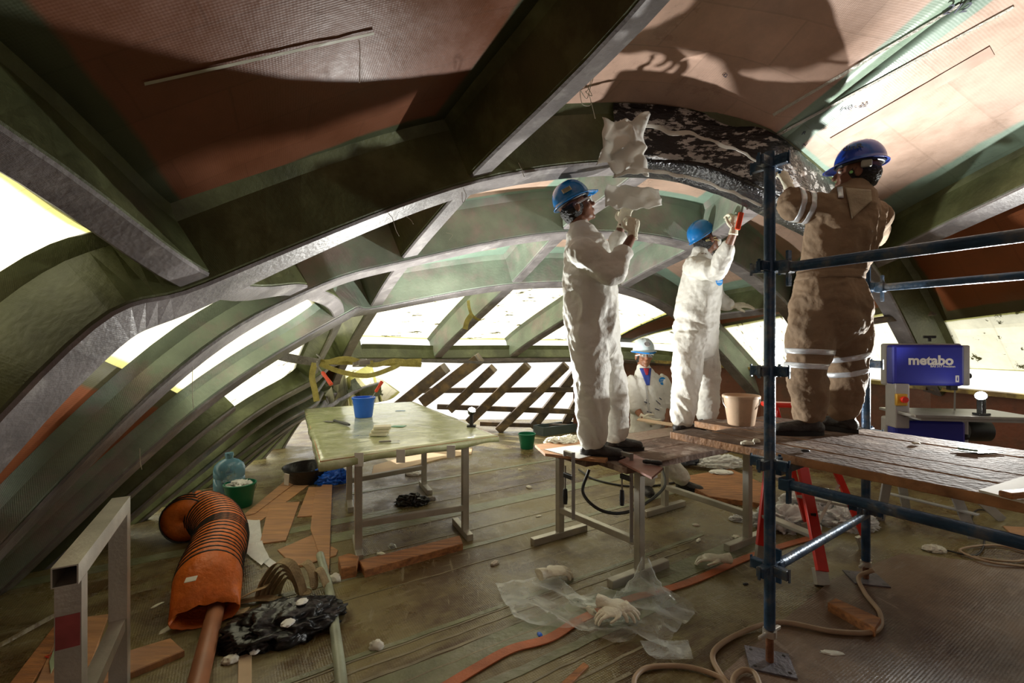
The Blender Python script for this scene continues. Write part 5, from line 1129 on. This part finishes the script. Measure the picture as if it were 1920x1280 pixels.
        for k in range(22):
            a = 2*math.pi*k/22; x = math.cos(a); y = math.sin(a); poly.append(V((g.x, g.y, z0))+d*(.06+.145*x)+sd*y*(.048 if x > 0 else .042))
        mb.prism(poly, .024); mb.build('sole', M_SOLE, b)
    if hands:
        for h in hands:
            if h.get('bare'): continue
            gmesh = fuse(hand_shells(h['w'], h['f'], h['n'], h['t'], h.get('L',.185), h.get('curl',(.4,.6,.4)), h.get('spread',.16), 1.06, cuff=h.get('cuff',.03), thumb=h.get('thumb',1.)), .0038, 2, 'glove')
            for v in gmesh.vertices: v.co += v.normal*.0014*noise.noise(v.co*70)
            g = link('glove', gmesh, M_GLOVE, p, True)
            if h.get('lab'): g['label'] = h['lab']
    return p, ho, (c, f, u, s, hc, hf, hu)
def glasses(p, fr, m=None):
    c, f, u, s = fr[:4]; m = m or M_FILM; mb = MB()
    for k in (-1, 1): mb.box(c+f*.110+s*k*.034+u*.010-f*.006, (.054,.003,.030), (s-f*.35*k).normalized(), f, u, bev=.001)
    o = mb.build('safety_glasses', m, p); mb = MB()
    mb.beam(c+f*.112+u*.027-s*.06, c+f*.112+u*.027+s*.06, .003, .003, up=u)
    for k in (-1, 1): mb.beam(c+f*.100+s*k*.066+u*.022, c+s*k*.086+u*.008-f*.01, .003, .010, up=u)
    mb.build('frame', M_WHITE, o); return o
# man 1: white suit on the low deck, arms up at the hanging cloth
n1 = P(1088,432,2.97)
t1 = [P(1113,632,2.98), P(1110,590,2.98), P(1106,545,2.98), P(1103,500,2.98), P(1098,468,2.98), P(1092,448,2.98)]
p1, h1, fr1 = person('person in white coverall, blue hard hat, in profile, reaching up to the hanging cloth',
    (0,0,0), P(1081,391,2.97), (.90,-.10,.40), (-.40,0,.9), n1, t1, [(.19,.165),(.20,.178),(.195,.172),(.205,.158),(.20,.135),(.13,.11)], (0,1,0),
    [(P(1092,470,2.80), P(1147,513,2.70), P(1184,446,2.76)), (P(1108,472,3.15), P(1150,484,3.12), P(1165,424,3.03))],
    [(P(1104,640,2.90), P(1110,735,2.88), FP(1112,858,DZ)+UP*.10), (P(1124,640,3.06), P(1146,735,3.10), FP(1152,843,DZ)+UP*.10)],
    M_SUIT, M_HATB, sleeves=[.58,.62], hands=[dict(w=P(1186,439,2.77), f=(.12,.15,1), n=(.2,-1,.1), t=(-1,-.2,.1), curl=(.7,.8,.5)), dict(w=P(1167,420,3.03), f=(.25,-.1,1), n=(-.3,-1,0), t=(-.8,.4,0), curl=(.25,.5,.4))],
    boots=[(FP(1112,858,DZ)+UP*.10, (1,-.22,0)), (FP(1152,843,DZ)+UP*.10, (1,-.08,0))], seed=1, folds_a=(.014,.005), tilt=.05)
h1['label'] = 'blue hard hat with cream sticker'
c, f, u, s, hc, hf, hu = fr1
mb = MB(); q = hc+hf*-.02-V((0,1,0))*.0; side_ = s if s.y < 0 else -s
mb.box(hc+hf*-.015+side_*.104+hu*.062, (.060,.004,.034), hf, side_, (hu*.86-side_*.42).normalized()); stk = mb.build('sticker', mat('cream_sticker', (.62,.56,.36), .5), h1)
for k in range(4):
    mb = MB(); mb.box(hc+hf*-.015+side_*(.1075-.003*(k-1.5)*.9)+hu*(.062+(k-1.5)*.0075), (.048,.0025,.0022), hf, side_, hu); mb.build('printed_line', M_DKST, stk)
glasses(p1, fr1)
# hood-collar of man 1
# man 2: white suit at the far end of the low deck
n2 = P(1313,476,3.92)
t2 = [P(1303,640,3.95), P(1304,610,3.95), P(1308,575,3.95), P(1313,540,3.95), P(1314,508,3.95), P(1313,492,3.95)]
p2, h2, fr2 = person('person in white coverall and dust mask, seen from behind, raising a red-handled knife',
    (0,0,0), P(1323,452,3.92), (.84,.25,.42), (-.35,0,.9), n2, t2, [(.20,.18),(.20,.18),(.20,.175),(.205,.17),(.20,.14),(.13,.11)], (.35,1,0),
    [(P(1302,500,3.76), P(1345,510,3.46), P(1376,436,3.22)), (P(1322,505,4.10), P(1345,562,4.12), P(1372,574,4.05))],
    [(P(1290,650,3.86), P(1285,730,3.84), FP(1280,812,DZ)+UP*.10), (P(1318,650,4.04), P(1326,725,4.06), FP(1325,803,DZ)+UP*.10)],
    M_SUIT, M_HATB, sleeves=[.62,.7], hands=[dict(w=P(1376,432,3.21), f=(.15,-.1,1), n=(.5,-1,.1), t=(-.9,-.4,.1), curl=(.9,1.0,.7)), dict(w=P(1374,573,4.05), f=(1,-.1,.08), n=(.1,-.6,.8), t=(.2,-.8,-.5), curl=(.15,.25,.2), spread=.25)],
    boots=[(FP(1280,812,DZ)+UP*.10, (1,.1,0)), (FP(1325,803,DZ)+UP*.10, (1,.3,0))], seed=5, folds_a=(.014,.005), tilt=.15)
c, f, u, s, hc, hf, hu = fr2
ms = fuse([ellip(c+f*.100-u*.040, (.045,.036,.048), s, f, u, 16, 10)], .006, 1, 'dust_mask'); dm = link('dust_mask', ms, M_WHITE, p2, True)
mb = MB(); mb.lathe([(0,.004),(.013,.004),(.014,0)], c+f*.118-u*.05+(s if s.y < 0 else -s)*.030, 12, (s if s.y < 0 else -s)); mb.build('valve', M_DKST, dm)
for dz in (-.01,-.05):
    mb = MB(); sg = s if s.y < 0 else -s; mb.tube(spline([c+f*.09+sg*.042+u*dz, c+f*.03+sg*.078+u*(dz*.5), c-f*.06+sg*.075+u*(dz*.2+.01)], 5), .0025, 6); mb.build('elastic', mat('yellow_elastic', (.6,.5,.2), .6), dm)
kn = empty('utility_knife', P(1383,408,3.1), 'red-handled knife held in the raised gloved hand', 'knife'); a, b = P(1384,424,3.1), P(1390,398,3.1)
mb = MB(); mb.beam(a-(b-a)*.25, b, .034, .020, up=(0,1,0), bev=.006); mb.build('handle', mat('orange_red_grip', (.75,.07,.02), .4), kn); mb = MB(); mb.beam(b, b+(b-a).normalized()*.05, .014, .002, up=(0,1,0)); mb.build('blade', M_STEEL, kn)
def logo(pr, pos, nrm, r=.040):
    nrm = Vector(nrm).normalized(); X = UP.cross(nrm).normalized(); U = nrm.cross(X); mb = MB(); mb.lathe([(0,.003),(r,.003),(r,0)], pos, 24, nrm); lg = mb.build('chest_badge', mat('badge_blue', (.01,.22,.60), .5), pr)
    for k in (-1, 1): mb = MB(); mb.beam(pos+nrm*.004+X*(-.026)+U*.010*k, pos+nrm*.004+X*.026+U*(.010*k+.004), .004, .001, up=nrm); mb.build('white_bar', M_WHITE, lg)
def surf(pr, x, y, d0=.5):
    co = [ch for ch in pr.children if ch.name.startswith('coverall')][0]; t = BVHTree.FromPolygons([v.co for v in co.data.vertices], [p.vertices for p in co.data.polygons])
    o = V((0,0,CH)); d = (P(x, y, 1)-o).normalized(); return t.ray_cast(o, d)
r_ = surf(p2, 1347, 527)
if r_[0]: logo(p2, r_[0]-V((0,.012,0)), (.45,-1,.0), .036)
# man 3: brown coverall on the platform, seen from behind
n3 = P(1603,356,2.62)
t3 = [P(1556,600,2.66), P(1557,565,2.66), P(1557,515,2.68), P(1574,460,2.68), P(1588,410,2.66), P(1596,378,2.64)]
p3, h3, fr3 = person('person in brown coverall with reflective bands on the scaffold planks, back to camera',
    (0,0,0), P(1608,327,2.62), (-.80,.58,.10), (.05,0,1), n3, t3, [(.212,.165),(.218,.17),(.168,.14),(.198,.15),(.208,.14),(.14,.115)], (1,.12,.05),
    [(P(1542,392,2.64), P(1490,388,2.66), P(1478,352,2.72)), (P(1638,405,2.70), P(1636,445,2.92), P(1580,400,3.04))],
    [(P(1524,612,2.64), P(1512,695,2.62), FP(1517,815,PZ)+UP*.11), (P(1588,612,2.70), P(1584,695,2.72), FP(1580,808,PZ)+UP*.11)],
    M_KHAKI, M_HATB2, sleeves=[.25,.8], hands=[dict(w=P(1478,349,2.72), f=(-.22,.25,1), n=(.3,-1,.2), t=(.8,.3,.1), curl=(.7,.7,.5)), dict(w=P(1578,398,3.04), f=(-.7,.2,.7), n=(.3,.6,.4), t=(.2,-.8,.5))],
    boots=[(FP(1517,815,PZ)+UP*.10, (-1,.05,0)), (FP(1580,808,PZ)+UP*.10, (-.45,.85,0))], seed=9, folds_a=(.013,.006), tilt=-.12)
c, f, u, s, hc, hf, hu = fr3
# collar flap, reflective bands
def band(pr, c0, ax, r, w, m, name='reflective_band', z=None, mod=0.):
    """band wrapped on the coverall: shrink ring of rays toward limb axis"""
    co = [ch for ch in pr.children if ch.name.startswith('coverall')][0]; t = BVHTree.FromPolygons([v.co for v in co.data.vertices], [p.vertices for p in co.data.polygons])
    ax = Vector(ax).normalized(); X = ax.orthogonal().normalized(); Y = ax.cross(X); vs = []; n = 32
    for j in (-.5,-.17,.17,.5):
        for k in range(n):
            a = 2*math.pi*k/n; d = X*math.cos(a)+Y*math.sin(a); o = c0+ax*w*j; h = t.ray_cast(o, d, r*2.2); q = h[0] if h[0] else o+d*r
            vs.append(q+d*.004)
    fs = [(j*n+k, j*n+(k+1)%n, (j+1)*n+(k+1)%n, (j+1)*n+k) for j in range(3) for k in range(n)]
    o = mesh_obj(name, vs, fs, m, pr, True); md = o.modifiers.new('t','SOLIDIFY'); md.thickness = .002; return o
co3 = [ch for ch in p3.children if ch.name.startswith('coverall')][0]
for (x, y, ax, r) in ((1511,659,(.05,0,1),.12),(1510,685,(.05,0,1),.12),(1583,668,(-.22,0,1),.12),(1583,697,(-.22,0,1),.12)):
    band(p3, P(x, y, 2.63 if x < 1550 else 2.72), ax, r, .030, M_REFL)
a_, b_ = P(1542,392,2.64), P(1490,388,2.66)
for t_ in (.58,.93): band(p3, a_.lerp(b_, t_), b_-a_, .10, .028, M_REFL)
band(p3, P(1556,518,2.68), (0,0,1), .22, .05, M_KHAKI, 'waistband')
def drape_patch(pr, px, m, name, off=.008, n=8):
    """cloth piece laid over the coverall surface inside a pixel quad"""
    co = [ch for ch in pr.children if ch.name.startswith('coverall')][0]; t = BVHTree.FromPolygons([v.co for v in co.data.vertices], [p.vertices for p in co.data.polygons]); o = V((0,0,CH)); vs = []; last = None
    for j in range(n+1):
        for i in range(n+1):
            a, b = i/n, j/n; x = (px[0][0]*(1-a)+px[1][0]*a)*(1-b)+(px[3][0]*(1-a)+px[2][0]*a)*b; y = (px[0][1]*(1-a)+px[1][1]*a)*(1-b)+(px[3][1]*(1-a)+px[2][1]*a)*b
            d = (P(x, y, 1)-o).normalized(); h = t.ray_cast(o, d)
            q = h[0]-d*off if h[0] else (P(x, y, last) if last else P(x, y, 2.5)); last = q.y; vs.append(q)
    ob = mesh_obj(name, vs, [(j*(n+1)+i, j*(n+1)+i+1, (j+1)*(n+1)+i+1, (j+1)*(n+1)+i) for j in range(n) for i in range(n)], m, pr, True); md = ob.modifiers.new('t','SOLIDIFY'); md.thickness = .004; return ob
drape_patch(p3, [(1585,352),(1632,356),(1634,376),(1597,410)], mat('faded_collar_cloth', (.40,.33,.24), .85, bump=.3), 'collar_flap', .014)
drape_patch(p3, [(1570,352),(1580,350),(1582,371),(1571,371)], M_REFL, 'shoulder_band', .008, 5)
mb = MB(); sg = s if s.y < 0 else -s; mb.box(c-f*.035+sg*.098-u*.005+u*.03, (.05,.02,.04), f, sg, u, bev=.008); mb.build('strap_clip', mat('grey_clip', (.3,.3,.26), .5), p3)
mb = MB(); mb.lathe([(0,.004),(.008,.004),(.009,0)], c+f*.03+sg*.082-u*.01, 12, sg); mb.build('green_earplug', mat('green_plug', (.25,.6,.2), .5), p3)
# marker lettering on the deep blue hat
text('dinR', hc+hf*.035+sg*.108+hu*.072, .05, hf*-1 if (hf*-1).x > 0 else hf, (hu*.88-sg*.47).normalized(), M_INK, h3, 'marker_lettering', bold=.001)
# man 4: on the floor beyond, facing the camera
D4 = 4.66; n4 = P(1207,693,D4)
t4 = [P(1216,808,D4), P(1216,785,D4), P(1215,760,D4), P(1213,735,D4), P(1211,716,D4), P(1209,703,D4)]
p4, h4, fr4 = person('person on the floor facing the camera, white coverall over blue shirt, pale helmet',
    (0,0,0), P(1207,668,D4-.01), (.02,-1,-.02), (0,0,1), n4, t4, [(.175,.15),(.18,.15),(.175,.145),(.18,.14),(.17,.12),(.11,.09)], (1,0,0),
    [(P(1188,718,D4), P(1189,762,D4-.10), P(1204,781,D4-.22)), (P(1239,717,D4), P(1249,757,D4), P(1251,782,D4-.1))],
    [(P(1203,815,D4), P(1203,860,D4-.08), FP(1212,922)+UP*.10), (P(1232,815,D4), P(1248,862,D4), FP(1278,917)+UP*.10)],
    M_SUIT, M_HATW, sleeves=[.02,.02], hands=[dict(w=P(1205,782,D4-.22), f=(.7,-.4,-.35), n=(-.2,-.4,1), t=(.3,-.5,.5), curl=(.3,.4,.3), lab='white glove'), dict(w=P(1251,784,D4-.1), f=(-.15,-.35,-1), n=(.6,-.8,.1), t=(-.5,-.7,.2), bare=True)],
    boots=[(FP(1212,922)+UP*.10, (-.05,-1,0)), (FP(1282,917)+UP*.10, (.75,-.6,0))], seed=13, folds_a=(.009,.004))
glasses(p4, fr4); c, f, u, s, hc, hf, hu = fr4
mb = MB(); mb.lathe([(0,.003),(.030,.003),(.030,0)], hc+hf*.112+hu*.075, 20, (hf+hu*.55).normalized()); b4 = mb.build('hat_badge', M_WHITE, h4)
bn = (hf+hu*.55).normalized(); bX = s; bU = bn.cross(bX); bc = hc+hf*.112+hu*.075+bn*.0045
mb = MB(); mb.tube([bc+bX*.027*math.cos(2*math.pi*k/24)+bU*.020*math.sin(2*math.pi*k/24) for k in range(25)], .0022, 6, False); mb.build('badge_ring', M_INK, b4)
mb = MB(); mb.tube([bc+bX*(-.019+.0038*k)+bU*(.006*(-1)**k-.001) for k in range(11)], .0022, 5); mb.build('badge_marks', M_INK, b4)
mb = MB(); mb.tube([hc+hf*(.135*math.cos(2*math.pi*k/40)+max(0, math.cos(2*math.pi*k/40))**3*.045)+s*.117*math.sin(2*math.pi*k/40)+hu*(-.003-max(0, math.cos(2*math.pi*k/40))**3*.010) for k in range(41)], .009, 8, False); mb.build('blue_rim', M_HATB, h4, True)
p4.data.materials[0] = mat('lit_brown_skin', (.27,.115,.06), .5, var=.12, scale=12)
drape_patch(p4, [(1199,690),(1221,690),(1218,722),(1212,722)], mat('blue_shirt', (.03,.06,.30), .8), 'shirt_front', .004, 7)
drape_patch(p4, [(1206,690),(1217,690),(1215,703),(1211,703)], mat('red_shirt', (.35,.02,.04), .8), 'undershirt', .008, 5)
drape_patch(p4, [(1209.5,722),(1212.5,722),(1222,800),(1219,800)], mat('zip_line', (.45,.44,.42), .6), 'zip', .004, 8)
r_ = surf(p4, 1242, 714)
if r_[0]: logo(p4, r_[0], (.25,-1,.05), .040)
for (a, b) in (((1208,752),(1218,756)),((1212,748),(1211,758)),((1230,750),(1238,757)),((1236,745),(1240,748)),((1213,770),(1222,773)),((1228,765),(1236,768))):
    drape_patch(p4, [a, b, (b[0],b[1]+1.6), (a[0],a[1]+1.6)], M_INK, 'resin_mark', .004, 4)
tag(ribbon('wood_strip', [P(1196,786,4.2), P(1262,796,4.0)], .05, V((0,1,.2)), .012, M_WOODP), 'pale wooden strip on the low deck in front of the standing floor worker', 'strip')
# ------------------------------------------------------------ the two small flash lamps
def lamp(name, head, base_z, power, label, col=(1,1,.95), aim=(0,0,1), spot=172, bl=.35):
    r = empty(name, (head.x, head.y, base_z), label, 'lamp')
    h = head.z-base_z
    mb = MB(); mb.box((head.x, head.y, base_z+.008), (.08,.06,.016), bev=.004); mb.beam((head.x, head.y, base_z+.01), (head.x, head.y, head.z-.02), .045, .03, up=(1,0,0), bev=.006); mb.build('stand', M_BLK, r)
    mb = MB(); mb.lathe([(.0,-.018),(.028,-.018),(.033,0),(.036,.02),(.034,.022)], head, 20, aim); mb.build('lamp_head', M_BLK, r, True)
    M = mat('lamp_glow', (1,1,1), emit=(1,.98,.95,60))
    mb = MB(); mb.lathe([(.032,.021),(.028,.03),(.015,.036),(0,.038)], head, 20, aim); mb.build('lamp_lens', M, r, True)
    ld = bpy.data.lights.new('lamp_light', 'SPOT'); ld.spot_size = math.radians(spot); ld.spot_blend = bl; ld.energy = power; ld.color = col; ld.shadow_soft_size = .03
    lo = bpy.data.objects.new('lamp_light', ld); COL.objects.link(lo); lo.location = head+Vector(aim)*.075; lo.rotation_euler = (-Vector(aim)).to_track_quat('Z','Y').to_euler(); lo.parent = r; lo.matrix_parent_inverse = world(r).inverted()
lamp('flash_lamp', P(884,772,4.05), .762, LAMP1_W, 'small lit black flash lamp standing on the film-covered table', aim=Vector((.25,-.40,.85)).normalized())
lamp('flash_lamp', P(1840,744,3.27), .987, LAMP2_W, 'small lit black flash lamp standing on the saw table', aim=Vector((-.68,-.53,.5)).normalized(), spot=130, bl=1)
